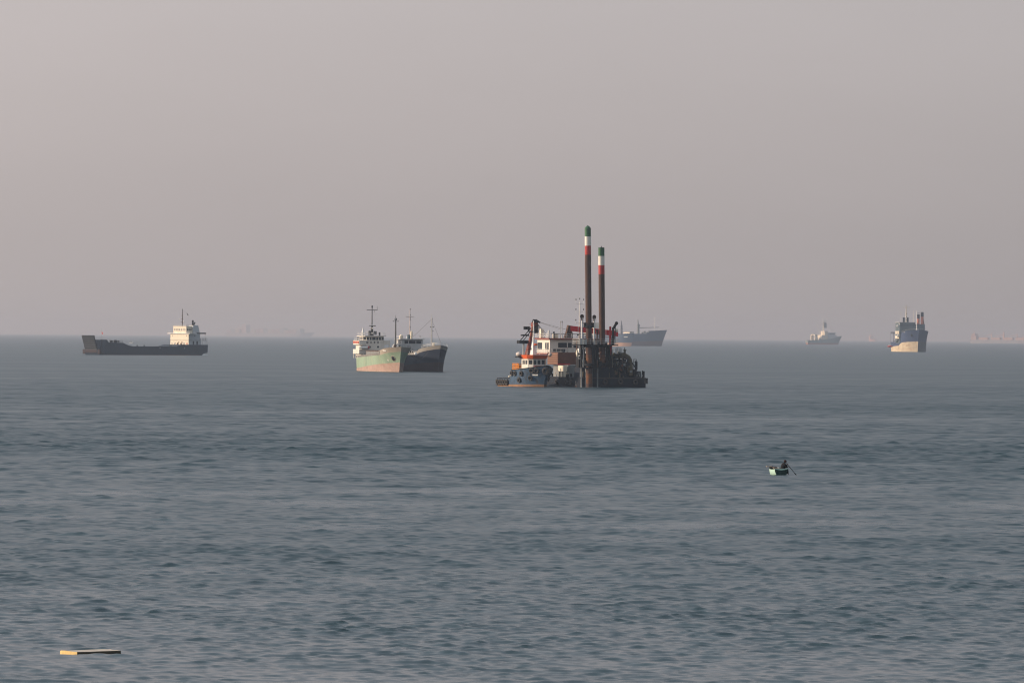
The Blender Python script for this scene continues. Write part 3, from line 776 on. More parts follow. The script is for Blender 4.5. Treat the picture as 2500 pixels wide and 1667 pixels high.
# ------------------------------------------------------------------ tug pushed up against the dredger
def tug():
    H = 28.0
    R = root("tugboat", 1327.5, 945, H, "blue tugboat hung with tyres, white wheelhouse under an orange roof, alongside the dredger", "tugboat")
    blue = material("scuffed_blue_hull", (0.036, 0.075, 0.13), 0.55, wear=0.66, wear_color=(0.035, 0.042, 0.055), wear_scale=0.8, streak=1.8, vary=0.3)
    boot_m = material("orange_rust_antifouling", (0.25, 0.14, 0.08), 0.75, wear=0.5, wear_color=(0.25, 0.10, 0.06), wear_scale=1.0, vary=0.25)
    ztop = lerp_table([(0, 2.0), (0.419, 2.1), (0.45, 4.1), (0.8, 4.6), (1, 5.3)])
    h = Hull(19, 7.4, 2.0, 0.6, ztop, 5.2, wl_fore=0.62, dk_fore=0.66, wl_p=1.9, dk_p=2.6, st_w=0.7, st_d=0.92, st_len=0.12)
    h.strip("waterline_band", boot_m, R, lambda t: -0.8, lambda t: 0.45 + 0.25 * t, 2)
    h.strip("hull", blue, R, lambda t: 0.45 + 0.25 * t, ztop, 6, steps=(0.42, 0.45))
    h.deck("deck", steel_grey, R, lambda t: 1.3 if t < 0.44 else 3.6, steps=(0.44,))
    MB().path([h.P(t, ztop(t), -1) for t in (0.0, 0.1, 0.2, 0.3, 0.415)], 0.12).path([h.P(t, ztop(t), -1) for t in (0.45, 0.55, 0.65, 0.75, 0.85, 0.92, 0.97, 1.0)], 0.12).path([h.P(t, ztop(t), 1) for t in (1.0, 0.97, 0.92, 0.85, 0.7, 0.55, 0.45)], 0.12).build("gunwale", dark_steel, R)
    # tyre fenders, each on its own chain
    def tyre_mesh(Rr, r): return MB().torus((0, 0, 0), (0, 0, 1), Rr, r, 18, 8).mesh("tyre", rubber, True)
    small, mid, big = tyre_mesh(0.46, 0.20), tyre_mesh(0.52, 0.24), tyre_mesh(0.68, 0.32)
    def hang(me, t, z, side, out, r):
        p = h.P(t, z, side); n = h.normal(t, z, side)
        o = put(me, "tyre", R, p + n * out, n.to_track_quat('Z', 'Y').to_euler())
        top = h.P(t, ztop(t), side) + n * 0.05
        MB().bar(top, p + n * out + Vector((0, 0, r)), 0.035, n=4).build("tyre_chain", rope, R)
    for f in (-10.0, -8.4, -5.6): hang(small, 1 + f / 19, 3.3, -1, 0.2, 0.6)
    for f, z in ((-6.2, 1.65), (-2.9, 2.25)): hang(small, 1 + f / 19, z, -1, 0.2, 0.6)
    for off in (-2.95, -1.75): hang(mid, h.at(off, 4.1, H), 4.1, -1, 0.2, 0.5)
    for f in (-18.3, -17.1, -15.9, -14.7, -13.5, -12.2): hang(mid, 1 + f / 19, 1.05, -1, 0.22, 0.5)
    for t in (0.985, 0.93, 0.86, 0.78): hang(big, t, 3.9, 1, 0.25, 0.75)
    for t in (0.9, 0.8, 0.68): hang(mid, t, 2.2, 1, 0.2, 0.5)
    hang(big, 0.995, 4.05, -1, 0.25, 0.75)
    # deckhouse and wheelhouse
    MB().box(-11.0, -3.0, -2.5, 2.5, 3.4, 4.6).build("deckhouse", pale_grey, R)
    MB().prism([(-7.0, -2.5), (-3.7, -2.5), (-2.6, -1.6), (-2.6, 1.6), (-3.7, 2.5), (-7.0, 2.5)], 4.6, 6.95).build("wheelhouse", white, R)
    for y in (-1.15, 0.0, 1.15): MB().box(-2.6, -2.55, y - 0.4, y + 0.4, 5.6, 6.65).build("wheelhouse_window", glass, R)
    for s in (-1, 1):
        n = Vector((0.9, s * 1.1, 0)).normalized()
        a_, b_ = Vector((-3.52, s * 2.35, 0)), Vector((-2.78, s * 1.75, 0))
        m = MB(); m.add([a_ + n * .03 + Vector((0, 0, 5.6)), b_ + n * .03 + Vector((0, 0, 5.6)), b_ + n * .03 + Vector((0, 0, 6.65)), a_ + n * .03 + Vector((0, 0, 6.65))], [(0, 1, 2, 3)])
        m.build("wheelhouse_window", glass, R)
        for x in (-6.4, -5.5, -4.6): MB().box(x, x + 0.55, s * 2.53 - 0.03, s * 2.53 + 0.03, 5.6, 6.6).build("wheelhouse_window", glass, R)
    MB().prism([(-7.6, -2.7), (-3.6, -2.7), (-2.4, -1.8), (-2.4, 1.8), (-3.6, 2.7), (-7.6, 2.7)], 6.95, 7.9, [(-7.8, -3.0), (-3.4, -3.0), (-1.9, -2.0), (-1.9, 2.0), (-3.4, 3.0), (-7.8, 3.0)]).build("roof_visor", orange, R)
    MB().box(-2.7, -2.3, -1.4, 1.2, 4.9, 5.25).build("name_board", material("red_board", (0.35, 0.06, 0.05), 0.6), R)
    m = MB(); m.bar((-5.5, 0.0, 7.9), (-5.5, 0.0, 16.3), 0.36, 0.11, 8).prism([(-6.4, -0.5), (-4.9, -0.5), (-4.9, 0.5), (-6.4, 0.5)], 7.9, 11.0, [(-5.75, -0.25), (-5.25, -0.25), (-5.25, 0.25), (-5.75, 0.25)])
    M_ = m.build("mast", clean_white, R)
    MB().lathe([(0.12, 0), (0.5, 0.15), (0.5, 0.35), (0.12, 0.55)], (-5.0, 0.35, 10.2), 12).build("radar_scanner", orange, M_, True)
    MB().bar((-5.5, -1.5, 15.6), (-5.5, 0, 15.6), 0.07, n=5).bar((-5.5, 0, 12), (-5.5, 0.0, 12.2), 0.3, n=8).build("mast_yard", clean_white, M_)
    MB().box(-5.6, -5.4, -1.6, -1.3, 13.6, 14.6).box(-5.6, -5.4, -1.3, -0.3, 13.5, 13.8).build("loudhailer", dark_steel, M_)
    MB().ball((-5.5, 0, 16.5), (0.15, 0.15, 0.25), 8, 5).build("mast_light", lamp_dark, M_)
    MB().bar((-5.9, -0.32, 9.35), (-5.75, -0.42, 9.35), 0.28, n=12).build("searchlight", lamp_dark, M_)
    for x, y in ((-7.3, -3.2),):
        MB().ball((x, y, 8.05), (1.0, 0.6, 0.55), 12, 8).build("life_raft", material("pale_canister", (0.52, 0.46, 0.42), 0.5, vary=0.15), R, True)
        MB().box(x - 0.9, x + 0.9, y - 0.5, y + 0.5, 7.2, 7.5).build("raft_cradle", dark_steel, R)
    MB().ball((-2.2, 2.9, 8.0), (0.45, 0.45, 0.5), 10, 7).build("life_raft", MATS["pale_canister"], R, True)
    railing("roof_railing", [(-7.6, -2.9, 7.9), (-7.6, 2.8, 7.9)], 0.9, clean_white, R, 2, 1.2)
    # orange lattice guard on the after deck, towing bitts
    m = MB()
    for x in (-10.8, -10.0, -9.2, -8.4, -7.6): m.bar((x, -3.0, 4.0), (x, -3.0, 5.7), 0.09, n=5)
    for z in (4.4, 4.85, 5.3, 5.7): m.bar((-10.8, -3.0, z), (-7.6, -3.0, z), 0.11, n=5)
    for y in (-1.5, 0.0, 1.5): m.bar((-10.8, y, 4.0), (-10.8, y, 5.7), 0.09, n=5)
    for z in (4.4, 4.85, 5.3, 5.7): m.bar((-10.8, -3.0, z), (-10.8, 2.5, z), 0.1, n=5)
    m.build("lattice_guard", material("yellow_orange_paint", (0.62, 0.22, 0.03), 0.55, wear=0.3, vary=0.1), R)
    MB().box(-10.4, -8.2, -2.6, -0.6, 4.6, 5.4).build("deck_crate", MATS["yellow_orange_paint"], R)
    bitt = MB().bar((-15.5, -1.0, 1.3), (-15.5, -1.0, 2.9), 0.2).bar((-15.5, 0.6, 1.3), (-15.5, 0.6, 2.9), 0.2).bar((-15.5, -1.6, 2.5), (-15.5, 1.2, 2.5), 0.16)
    bitt.build("towing_bitt", cream, R)
    MB().bar((-12.6, -1.2, 1.9), (-12.6, 1.2, 1.9), 0.6, n=12).build("towing_winch", cream, R)
    MB().bar((-9.6, 0, 4.6), (-9.9, 0, 6.6), 0.35, n=10).build("funnel", black, R)
    t = 0.9; p = h.P(t, 3.0, -1); n = h.normal(t, 3.0, -1)
    put(MB().box(-.75, .75, -.18, .18, -.04, .05).mesh("hull_lettering", clean_white), "hull_lettering", R, p, n.to_track_quat('Z', 'Y').to_euler())
    return R
tug()

# ------------------------------------------------------------------ cutter dredger with its two spuds
def dredger():
    # local x runs along the stern face (to the right and away), y runs forward along the port side, corner at the origin
    o = bpy.data.objects.new("dredger", None)
    scene.collection.objects.link(o)
    o.location = pix(1416, 946.0)
    o.rotation_euler = (0, 0, math.radians(20))
    R = tag(o, "rusty dark dredging barge with two tall spud pipes, red crane boom and white control cabin", "dredger")
    navy = material("grimy_navy_plating", (0.010, 0.015, 0.025), 0.75, wear=0.35, wear_color=(0.028, 0.019, 0.016), wear_scale=0.5, streak=2.5, vary=0.3)
    brown = material("brown_container_paint", (0.13, 0.055, 0.038), 0.6, wear=0.3, wear_color=(0.20, 0.11, 0.07), vary=0.2)
    red = material("crane_red_paint", (0.46, 0.018, 0.024), 0.5, wear=0.12, vary=0.1)
    maroon = material("maroon_paint", (0.20, 0.05, 0.035), 0.55, wear=0.3, vary=0.15)
    olive = material("olive_pipe_paint", (0.10, 0.082, 0.05), 0.65, wear=0.5, wear_color=(0.06, 0.04, 0.025), vary=0.3)
    # pontoon
    MB().prism([(0, 0), (17.0, 0), (17.4, 0.4), (17.4, 38), (0, 40)], -1.2, 2.5).build("hull", navy, R)
    for x in (0.15, 1.35, 2.9, 4.4):
        MB().box(x, x + 0.28, -0.22, 0.0, -0.6, 4.85).build("stern_post", pale_grey if x < 1.5 else steel_grey, R)
    MB().box(0.0, 16.9, -0.16, -0.01, 2.2, 2.5).build("rubbing_strake", rubber, R)
    MB().box(0.2, 9.0, 0.5, 4.5, 2.5, 4.9).build("stern_gallows", navy, R)
    MB().box(-0.05, 4.8, -1.6, -0.1, 4.65, 4.95).build("spud_guide", dark_steel, R)
    MB().box(-0.05, 4.8, -1.6, -0.1, -0.15, 0.1).build("spud_guide", pale_grey, R)
    for z in (0.9, 2.1): MB().box(-0.1, 0.0, 0.5, 39, z, z + 0.16).build("side_rib", black, R)
    MB().box(-0.06, -0.005, 2.6, 3.1, 0.2, 1.6).build("side_plate", steel_grey, R)
    MB().box(-0.1, -0.01, 2.2, 3.4, 0.1, 0.5).build("side_plate", rust, R)
    MB().bar((17.3, 0.2, 1.0), (17.3, 0.2, 2.4), 0.55, n=10).build("corner_fender", rubber, R)
    # spuds: rusty pipe, painted bands, cap
    def spud(x, y, top, lean):
        S = bpy.data.objects.new("spud", None); scene.collection.objects.link(S); S.parent = R
        S.location = (x, y, 0); S.rotation_euler = (0, math.radians(lean), 0)
        r = 0.75
        MB().lathe([(r, -1.2), (r, top - 6.6)], n=28).build("spud_pipe", rust, S, True)
        for name, z0, z1, mt in (("red_band", 6.6, 4.4, material("spud_red_paint", (0.40, 0.045, 0.04), 0.45, wear=0.15, vary=0.08)),
                                 ("white_band", 4.4, 2.15, material("spud_white_paint", (0.74, 0.70, 0.62), 0.45, wear=0.1, vary=0.05)),
                                 ("green_band", 2.15, 0.12, material("spud_green_paint", (0.045, 0.12, 0.06), 0.45, wear=0.15, wear_color=(0.03, 0.05, 0.04), vary=0.1))):
            MB().lathe([(r + 0.01, top - z0), (r + 0.01, top - z1)], n=28).build(name, mt, S, True)
        for k, z in enumerate((4.2, 7.4, 15.0, 21.0)):
            if z < top - 8: MB().lathe([(r + 0.015, z), (r + 0.03, z + 0.06), (r + 0.015, z + 0.12)], n=28).build("weld_seam", rust, S, True)
        for z0, z1 in ((1.0, 3.4), (5.95, 8.0)):
            if z0 > 4 or y < 0: MB().lathe([(r + 0.012, z0), (r + 0.02, z0 + 0.1), (r + 0.012, z1)], n=28).build("scoured_section", material("fresh_rust", (0.17, 0.075, 0.038), 0.85, wear=0.5, wear_color=(0.07, 0.04, 0.03), wear_scale=1.4, streak=2, vary=0.35), S, True)
        return S
    S1 = spud(2.1, -0.85, 39.1, -1.05)
    MB().lathe([(0.76, 38.95), (0.62, 39.2), (0.3, 39.5), (0.1, 39.55)], n=24).build("spud_cap", MATS["spud_green_paint"], S1, True)
    MB().torus((0, 0, 39.5), (0, 1, 0), 0.14, 0.05, 12, 6).build("lifting_eye", dark_steel, S1)
    S2 = spud(6.4, 1.3, 34.4, -1.0)
    MB().lathe([(0.76, 34.28), (0.74, 34.34)], n=24).build("spud_cap", dark_steel, S2, True)
    MB().bar((0, 0, 34.3), (0, 0, 34.7), 0.1).build("lifting_eye", dark_steel, S2)
    def collar(x, y, z, s=1.0, mt=dark_steel):
        MB().lathe([(0.8, 0), (1.05 * s, 0.1), (1.05 * s, 0.5), (0.8, 0.7)], (x, y, z), 20).box(x - 1.25, x - 0.75, y - 0.3, y + 0.3, z + 0.1, z + 1.3).box(x + 0.75, x + 1.25, y - 0.3, y + 0.3, z + 0.1, z + 1.3).build("spud_collar", mt, R)
    collar(1.83, -0.85, 14.6); collar(2.0, -0.85, 5.3, 1.25); collar(6.3, 1.3, 5.4, 1.25)
    collar(1.92, -0.85, 9.9, 1.1); collar(6.2, 1.3, 9.9, 1.1)
    # hydraulic rams, guide columns and sheave posts round the spuds
    for x, y, z0, z1, r, mt in ((0.2, -0.2, 4.9, 10.4, 0.26, dark_steel), (0.75, -0.3, 4.9, 10.4, 0.16, pale_grey), (3.1, -0.3, 4.9, 10.4, 0.3, dark_steel), (3.7, 0.1, 4.9, 10.4, 0.28, navy), (4.4, 0.4, 4.9, 10.4, 0.34, navy),
                                (5.0, 0.8, 4.9, 10.4, 0.2, dark_steel), (7.4, 1.0, 4.9, 10.4, 0.36, dark_steel), (8.0, 1.2, 2.5, 10.4, 0.3, navy), (8.5, 1.6, 2.5, 12.2, 0.26, dark_steel), (7.0, 2.2, 2.5, 10.4, 0.4, navy), (2.6, 1.5, 2.5, 10.4, 0.4, navy), (9.0, 2.5, 2.5, 10.4, 0.3, dark_steel)):
        MB().bar((x, y, z0), (x, y, z1), r, n=10).build("guide_column", mt, R, True)
    for x, y in ((0.9, 0.4), (4.1, 0.9), (7.7, 2.4)):
        for z in (6.0, 8.0): MB().box(x - 1.1, x + 1.1, y, y + 0.25, z, z + 0.3).build("guide_brace", dark_steel, R)
    MB().box(0.3, 9.3, 1.8, 3.8, 4.9, 7.6).build("pump_housing", dark_steel, R)
    def sheave(x, y, z0, z1, rad, post):
        P_ = MB().bar((x, y, z0), (x, y, z1), 0.17, n=9).build("sheave_post", post, R, True)
        W_ = MB().torus((x, y, z1 + 0.3), (0, 1, 0), rad * 0.8, rad * 0.22, 20, 8).build("sheave_wheel", dark_steel, P_, True)
        MB().bar((x, y - 0.1, z1 + 0.3), (x, y + 0.1, z1 + 0.3), rad * 0.72, n=18).build("sheave_face", rust, P_)
        MB().add([(x - rad * .6, y - .14, z1 + .3), (x + rad * .6, y - .14, z1 + .3), (x + .15, y - .14, z1 - .8), (x - .15, y - .14, z1 - .8), (x - rad * .6, y + .14, z1 + .3), (x + rad * .6, y + .14, z1 + .3), (x + .15, y + .14, z1 - .8), (x - .15, y + .14, z1 - .8)], [(3, 2, 1, 0), (4, 5, 6, 7), (0, 1, 5, 4), (1, 2, 6, 5), (2, 3, 7, 6), (3, 0, 4, 7)]).build("sheave_cheek", rust, P_)
        for s in (-1, 1): MB().bar((x + s * rad * 0.9, y, z1 + 0.3), (x + s * rad * 0.9, y, z0), 0.035, n=4).build("hoist_wire", rope, P_)
        return P_
    sheave(0.25, -0.4, 10.6, 17.1, 0.5, clean_white)
    sheave(3.55, -0.1, 10.6, 17.0, 0.5, clean_white)
    sheave(4.9, 1.4, 10.6, 13.6, 0.36, rust)
    # working platform with rails round the spuds
    MB().box(-0.9, 9.2, -1.9, -1.55, 10.3, 10.55).box(-0.9, 0.6, -1.55, 3.4, 10.3, 10.55).box(2.9, 5.0, -1.55, 3.4, 10.3, 10.55).box(7.3, 9.2, -1.55, 3.4, 10.3, 10.55).build("spud_platform", dark_steel, R)
    railing("platform_railing", [(-0.85, 3.3, 10.55), (-0.85, -1.85, 10.55), (9.15, -1.85, 10.55), (9.15, 3.3, 10.55)], 1.3, pale_grey, R, 3, 0.9, 0.05)
    for k, x in enumerate((-0.8, -0.2, 0.4)): MB().box(x, x + 0.5, -1.95, -1.9, 10.6, 11.9).build("railing_panel", pale_grey if k != 1 else white, R)
    MB().box(-0.7, 0.1, -1.5, -0.9, 10.55, 12.0).build("control_box", steel_grey, R)
    # right-hand mast of rams and the little cage below it
    MB().bar((8.2, 1.0, 10.4), (8.2, 1.0, 15.0), 0.28, 0.26, 9).build("ram_cylinder", red, R, True)
    MB().bar((8.2, 0.6, 8.0), (8.2, 0.6, 10.2), 0.12, 0.26, 9).build("ram_cylinder", red, R, True)
    MB().bar((9.0, 1.2, 10.4), (9.0, 1.2, 14.8), 0.4, 0.3, 8).bar((9.0, 1.2, 14.4), (9.9, 1.2, 15.8), 0.3, 0.35, 8).ball((9.9, 1.2, 15.8), 0.45, 9, 6).bar((9.6, 1.2, 15.4), (9.5, 1.2, 11), 0.12, n=6).build("hose_reel_arm", dark_steel, R)
    MB().ball((9.95, 1.0, 14.0), (0.3, 0.3, 0.5), 8, 6).build("float_buoy", cream, R, True)
    railing("cage", [(9.6, -0.6, 8.2), (10.5, -0.6, 8.2), (10.5, 0.8, 8.2), (9.6, 0.8, 8.2), (9.6, -0.6, 8.2)], 1.5, dark_steel, R, 3, 0.7, 0.05)
    MB().box(9.5, 10.6, -0.7, 0.9, 8.0, 8.2).build("cage_floor", dark_steel, R)
    # discharge piping and dark machinery on the right
    P_ = MB().path([(8.6, 1.6, 7.6), (10.3, 1.6, 7.75)], 0.6, 12).build("discharge_pipe", olive, R, True)
    bend = [(10.0, 1.4, 7.75), (11.4, 1.4, 7.85), (12.4, 1.4, 7.8), (13.1, 1.35, 7.4), (13.5, 1.3, 6.7), (13.6, 1.2, 5.5), (13.6, 1.0, 3.0)]
    MB().path(bend, 0.62, 14).ball((12.4, 1.4, 7.8), 0.62).ball((13.1, 1.35, 7.4), 0.62).ball((13.5, 1.3, 6.7), 0.62).build("discharge_pipe", olive, R, True)
    for x in (9.4, 10.6, 11.7): MB().bar((x, 1.5, 7.8), (x + 0.14, 1.5, 7.8), 0.82, n=14).build("pipe_flange", olive, R)
    MB().bar((12.2, 1.4, 8.3), (12.2, 1.4, 9.4), 0.28, n=8).bar((12.2, 1.4, 9.2), (12.2, 1.4, 9.3), 0.5, n=10).bar((12.2, 1.4, 9.4), (12.2, 1.4, 9.9), 0.1, n=6).build("vent_valve", olive, R)
    MB().bar((10.7, 1.4, 8.5), (12.0, 1.4, 8.7), 0.2, n=7).ball((10.6, 1.4, 8.7), 0.4, 8, 6).build("relief_pipe", pale_grey, R)
    rnd = random.Random(4)
    MB().box(8.9, 12.8, 1.9, 4.6, 2.5, 7.0).build("pump_housing", dark_steel, R)
    MB().box(8.8, 13.0, 0.7, 1.9, 2.5, 4.6).build("pump_housing", navy, R)
    MB().box(9.0, 9.9, 0.55, 1.9, 4.6, 6.9).box(10.6, 11.3, 0.6, 1.9, 4.6, 6.6).build("pump_casing", dark_steel, R)
    MB().prism([(12.6, 0.9), (14.0, 0.9), (14.0, 3.4), (12.6, 3.4)], 2.5, 6.4, [(12.6, 1.2), (13.2, 1.2), (13.2, 3.0), (12.6, 3.0)]).build("pipe_support", dark_steel, R)
    for x in (9.1, 10.1, 11.2, 12.2): MB().bar((x, 0.45, 2.5), (x + 0.5, 0.6, 7.2), 0.16, n=7).build("pipe_strut", dark_steel, R)
    for x, z in ((9.4, 5.1), (10.5, 5.4), (11.6, 5.0), (12.4, 5.6)): MB().bar((x, 0.2, z), (x, 0.5, z), 0.4, n=12).build("hand_wheel", dark_steel, R)
    MB().box(9.6, 12.9, 0.9, 1.1, 5.8, 6.0).box(9.6, 12.9, 0.9, 1.1, 6.3, 6.45).build("walkway_edge", pale_grey, R)
    for k in range(11):
        x = 8.9 + k * 0.44; z = 3.2 + rnd.random() * 2.4
        MB().bar((x, 0.5 + rnd.random(), 2.5), (x, 0.5 + rnd.random(), z + 1), 0.14 + 0.12 * rnd.random(), n=7).build("riser_pipe", rnd.choice([dark_steel, navy, olive, steel_grey]), R)
    for k in range(6):
        x = 9.4 + k * 0.7
        MB().ball((x, 0.6, 4.0 + rnd.random() * 1.6), 0.22 + 0.1 * rnd.random(), 8, 6).build("valve", rnd.choice([steel_grey, dark_steel, olive]), R)
    MB().box(13.6, 15.2, 0.8, 2.8, 2.5, 4.6).box(14.8, 15.1, 0.8, 1.0, 4.3, 6.6).build("anchor_winch", dark_steel, R)
    railing("stern_ladder", [(14.2, 0.6, 4.4), (15.0, 0.6, 4.4)], 2.6, dark_steel, R, 4, 0.4, 0.06)
    MB().bar((13.9, 0.8, 6.2), (15.2, 0.8, 4.4), 0.14, n=6).bar((15.2, 0.8, 6.4), (15.2, 0.8, 4.4), 0.16, n=6).build("bracket", dark_steel, R)
    for x, hgt in ((15.3, 1.2), (15.9, 1.6), (16.6, 1.7), (16.95, 1.6)):
        MB().bar((x, 0.5, 2.5), (x, 0.5, 2.5 + hgt), 0.2, n=8).build("bollard", dark_steel, R)
    for x in (15.0, 15.6, 16.4): MB().bar((x, 0.3, 2.95), (x + 0.1, 0.3, 2.95), 0.28, n=10).build("roller", steel_grey, R)
    # deckhouse, louvred brown machinery room above it, white control cabin on top
    MB().box(1.2, 12, 11.4, 22, 2.5, 5.4).build("deckhouse", steel_grey, R)
    MB().box(-0.3, 0.5, 10.4, 14.6, 3.9, 5.3).build("deck_locker", cream, R)
    for y in (10.5, 12.2, 14.2): MB().box(-0.25, 0.25, y, y + 0.28, 2.5, 3.9).build("locker_leg", cream, R)
    MB().box(0.3, 1.3, 11.2, 12.0, 2.5, 3.2).box(0.3, 1.3, 13.0, 13.8, 2.5, 3.5).build("winch_drum", dark_steel, R)
    MB().box(-0.2, 12, 15.0, 22.4, 5.5, 8.5).build("machinery_room", brown, R)
    for k in range(6): MB().box(-0.32, -0.2, 15.1, 22.3, 5.75 + k * 0.46, 5.87 + k * 0.46).build("louvre", material("faded_louvre_paint", (0.30, 0.20, 0.13), 0.7, vary=0.2), R)
    MB().box(-0.3, 3, 14.9, 15.0, 5.45, 5.75).build("deck_edge", red, R)
    MB().box(0.4, 13.5, 22.5, 31.5, 8.3, 11.7).build("control_cabin", white, R)
    MB().box(-0.1, 14, 21.9, 32, 11.7, 12.05).build("cabin_roof", maroon, R)
    MB().box(-0.8, 14, 21.3, 33, 8.0, 8.3).build("cabin_deck", maroon, R)
    for x0, x1, z0, z1 in ((2.6, 4.9, 9.7, 10.9), (5.2, 6.2, 9.7, 10.9), (6.7, 7.7, 9.7, 10.9), (1.3, 4.6, 8.7, 9.35)):
        MB().box(x0, x1, 22.44, 22.5, z0, z1).build("cabin_window", glass, R)
    for y0, y1 in ((23.3, 24.3), (24.8, 25.7), (28.0, 31.2)):
        MB().box(0.34, 0.4, y0, y1, 9.2, 10.9).build("cabin_window", glass, R)
    railing("cabin_railing", [(-0.7, 32.5, 8.3), (-0.7, 21.4, 8.3), (9, 21.4, 8.3)], 1.1, clean_white, R, 2, 1.2, 0.04)
    railing("roof_railing", [(0, 31.8, 12.05), (0, 22, 12.05), (13, 22, 12.05)], 1.1, clean_white, R, 2, 1.2, 0.04)
    MB().box(2.0, 3.2, 24, 25, 12.05, 13.1).build("roof_locker", cream, R)
    MB().box(0.4, 1.1, 29, 30, 12.05, 14.3).build("roof_locker", cream, R)
    for k in range(9):
        x, y = 0.6 + rnd.random() * 9, 22.6 + rnd.random() * 6
        MB().bar((x, y, 12.05), (x, y, 12.7 + rnd.random() * 1.3), 0.12 + 0.14 * rnd.random(), n=6).build("roof_vent", rnd.choice([dark_steel, clean_white, steel_grey]), R)
    MB().bar((1.2, 24, 13.15), (12, 24, 13.1), 0.09, n=5).build("roof_pipe", dark_steel, R)
    for x in (3.6, 4.0): MB().bar((x, 23.5, 12.05), (x, 23.5, 16.2), 0.07, n=5).box(x - 0.12, x + 0.12, 23.4, 23.6, 15.9, 16.3).build("antenna_post", pale_grey, R)
    # lattice of signal arms on the white mast
    m = MB().bar((9.2, 25, 12.05), (9.2, 25, 21.0), 0.19, 0.13, 8)
    for z in (20.6, 18.7, 15.95): m.bar((8.2, 25, z), (10.25, 25, z), 0.055, n=5)
    for x, z in ((8.2, 21.5), (10.25, 21.5), (8.2, 19.1), (10.25, 19.1), (8.2, 16.4)): m.bar((x, 25, z - 0.8), (x, 25, z), 0.04, n=4)
    m.bar((9.2, 25, 21), (9.2, 25, 22.4), 0.04, n=4)
    M_ = m.build("signal_mast", clean_white, R)
    for x, z in ((8.2, 21.7), (9.2, 21.9), (10.25, 21.7), (8.2, 19.25), (10.25, 19.25), (8.2, 16.6)): MB().ball((x, 25, z), (0.13, 0.13, 0.24), 7, 5).build("signal_light", lamp_dark, M_)
    MB().bar((9.9, 24.9, 15.9), (9.9, 25.1, 15.9), 0.26, n=10).build("signal_light", lamp_dark, M_)
    # red boom of the folded crane, its weathered jib head and rest
    b_ = MB().add([(6.2, 24.3, 13.9), (6.2, 25.3, 13.9), (6.2, 25.3, 15.2), (6.2, 24.3, 15.2), (17.6, 20.0, 12.6), (17.6, 20.9, 12.6), (17.6, 20.9, 13.9), (17.6, 20.0, 13.9)], [(3, 2, 1, 0), (4, 5, 6, 7), (0, 1, 5, 4), (1, 2, 6, 5), (2, 3, 7, 6), (3, 0, 4, 7)])
    B_ = b_.build("crane_boom", red, R)
    MB().box(6.5, 17, 20.2, 20.25, 12.4, 12.5).build("boom_lower_edge", maroon, B_)
    for q in (0.18, 0.23, 0.5, 0.75): MB().bar((6.2 + 11.4 * q, 24.25 - 4.3 * q, 15.25 - 1.3 * q), (6.2 + 11.4 * q, 24.25 - 4.3 * q, 13.85 - 1.3 * q), 0.05, n=5).build("boom_strap", clean_white, B_)
    MB().add([(5.0, 24.2, 12.1), (6.9, 24.2, 12.1), (6.9, 24.2, 15.0), (6.0, 24.2, 15.3), (5.6, 24.2, 13.6), (5.0, 25.4, 12.1), (6.9, 25.4, 12.1), (6.9, 25.4, 15.0), (6.0, 25.4, 15.3), (5.6, 25.4, 13.6)], [(0, 1, 2, 3, 4), (9, 8, 7, 6, 5), (0, 5, 6, 1), (1, 6, 7, 2), (2, 7, 8, 3), (3, 8, 9, 4), (4, 9, 5, 0)]).build("crane_pedestal", rust, R)
    for y, z in ((23.9, 12.9), (23.9, 13.1)): MB().bar((8.4 + (z - 12.9) * 9, y, z), (8.4 + (z - 12.9) * 9, y + 0.1, z), 0.24, n=10).build("life_ring", black, R)
    # ladder gantry at the far end: two raking legs, head, stays and side platform
    MB().bar((-0.9, 37.0, 4.0), (0.75, 35.5, 15.2), 0.45, 0.38, 10).build("gantry_leg", maroon, R, True)
    MB().bar((0.3, 42.0, 4.0), (1.35, 36.5, 15.2), 0.45, 0.38, 10).build("gantry_leg", maroon, R, True)
    MB().box(0.5, 1.9, 35.0, 36.6, 14.9, 15.9).build("gantry_head", maroon, R)
    MB().prism([(0.6, 34.7), (2.1, 34.7), (2.1, 36.2), (0.6, 36.2)], 15.9, 16.7, [(0.8, 35), (1.5, 35), (1.5, 36), (0.8, 36)]).bar((1.5, 35, 16.4), (2.4, 35, 15.9), 0.22, n=6).box(1.0, 1.9, 34.9, 35.6, 13.2, 15.0).build("gantry_block", dark_steel, R)
    for k in range(6): MB().bar((1.4 + 0.1 * k, 35, 15.4), (1.2 + 0.6 * k, 33, 12.1), 0.05, n=4).build("hoist_wire", rope, R)
    MB().bar((2.2, 35, 16.0), (6.0, 23.6, 14.0), 0.04, n=4).bar((2.2, 35, 15.9), (3.9, 24, 14.2), 0.03, n=4).build("stay_wire", rope, R)
    MB().bar((0.4, 36, 14.6), (-1.9, 37.5, 11.4), 0.12, n=5).bar((0.2, 36, 13.6), (-1.3, 37, 11.4), 0.1, n=5).box(-1.3, 0.2, 36.4, 37.0, 14.1, 14.9).build("gantry_stay", dark_steel, R)
    MB().box(-2.6, 0.0, 36.2, 38.2, 10.6, 11.4).box(-1.9, 0.0, 36.4, 37.4, 12.5, 12.9).build("gantry_platform", black, R)
    MB().bar((-1.4, 37, 2.5), (-1.2, 37, 11.2), 0.2, n=6).build("platform_post", pale_grey, R)
    for x, y in ((0.2, 13), (-0.1, 20), (0.5, 8.5)): MB().bar((x + 0.3, y, 2.5), (x + 0.3, y, 3.3), 0.25, n=8).build("bollard", dark_steel, R)
    # pale fenders, pipes and stacks between cabin and spuds
    for x, y, z0, z1 in ((4.6, 14.5, 8.5, 11.6), (5.6, 14.5, 8.5, 11.6)):
        MB().bar((x, y, z0), (x, y, z1), 0.2, n=8).build("exhaust_stack", material("rusty_stack", (0.10, 0.05, 0.035), 0.8, vary=0.3), R)
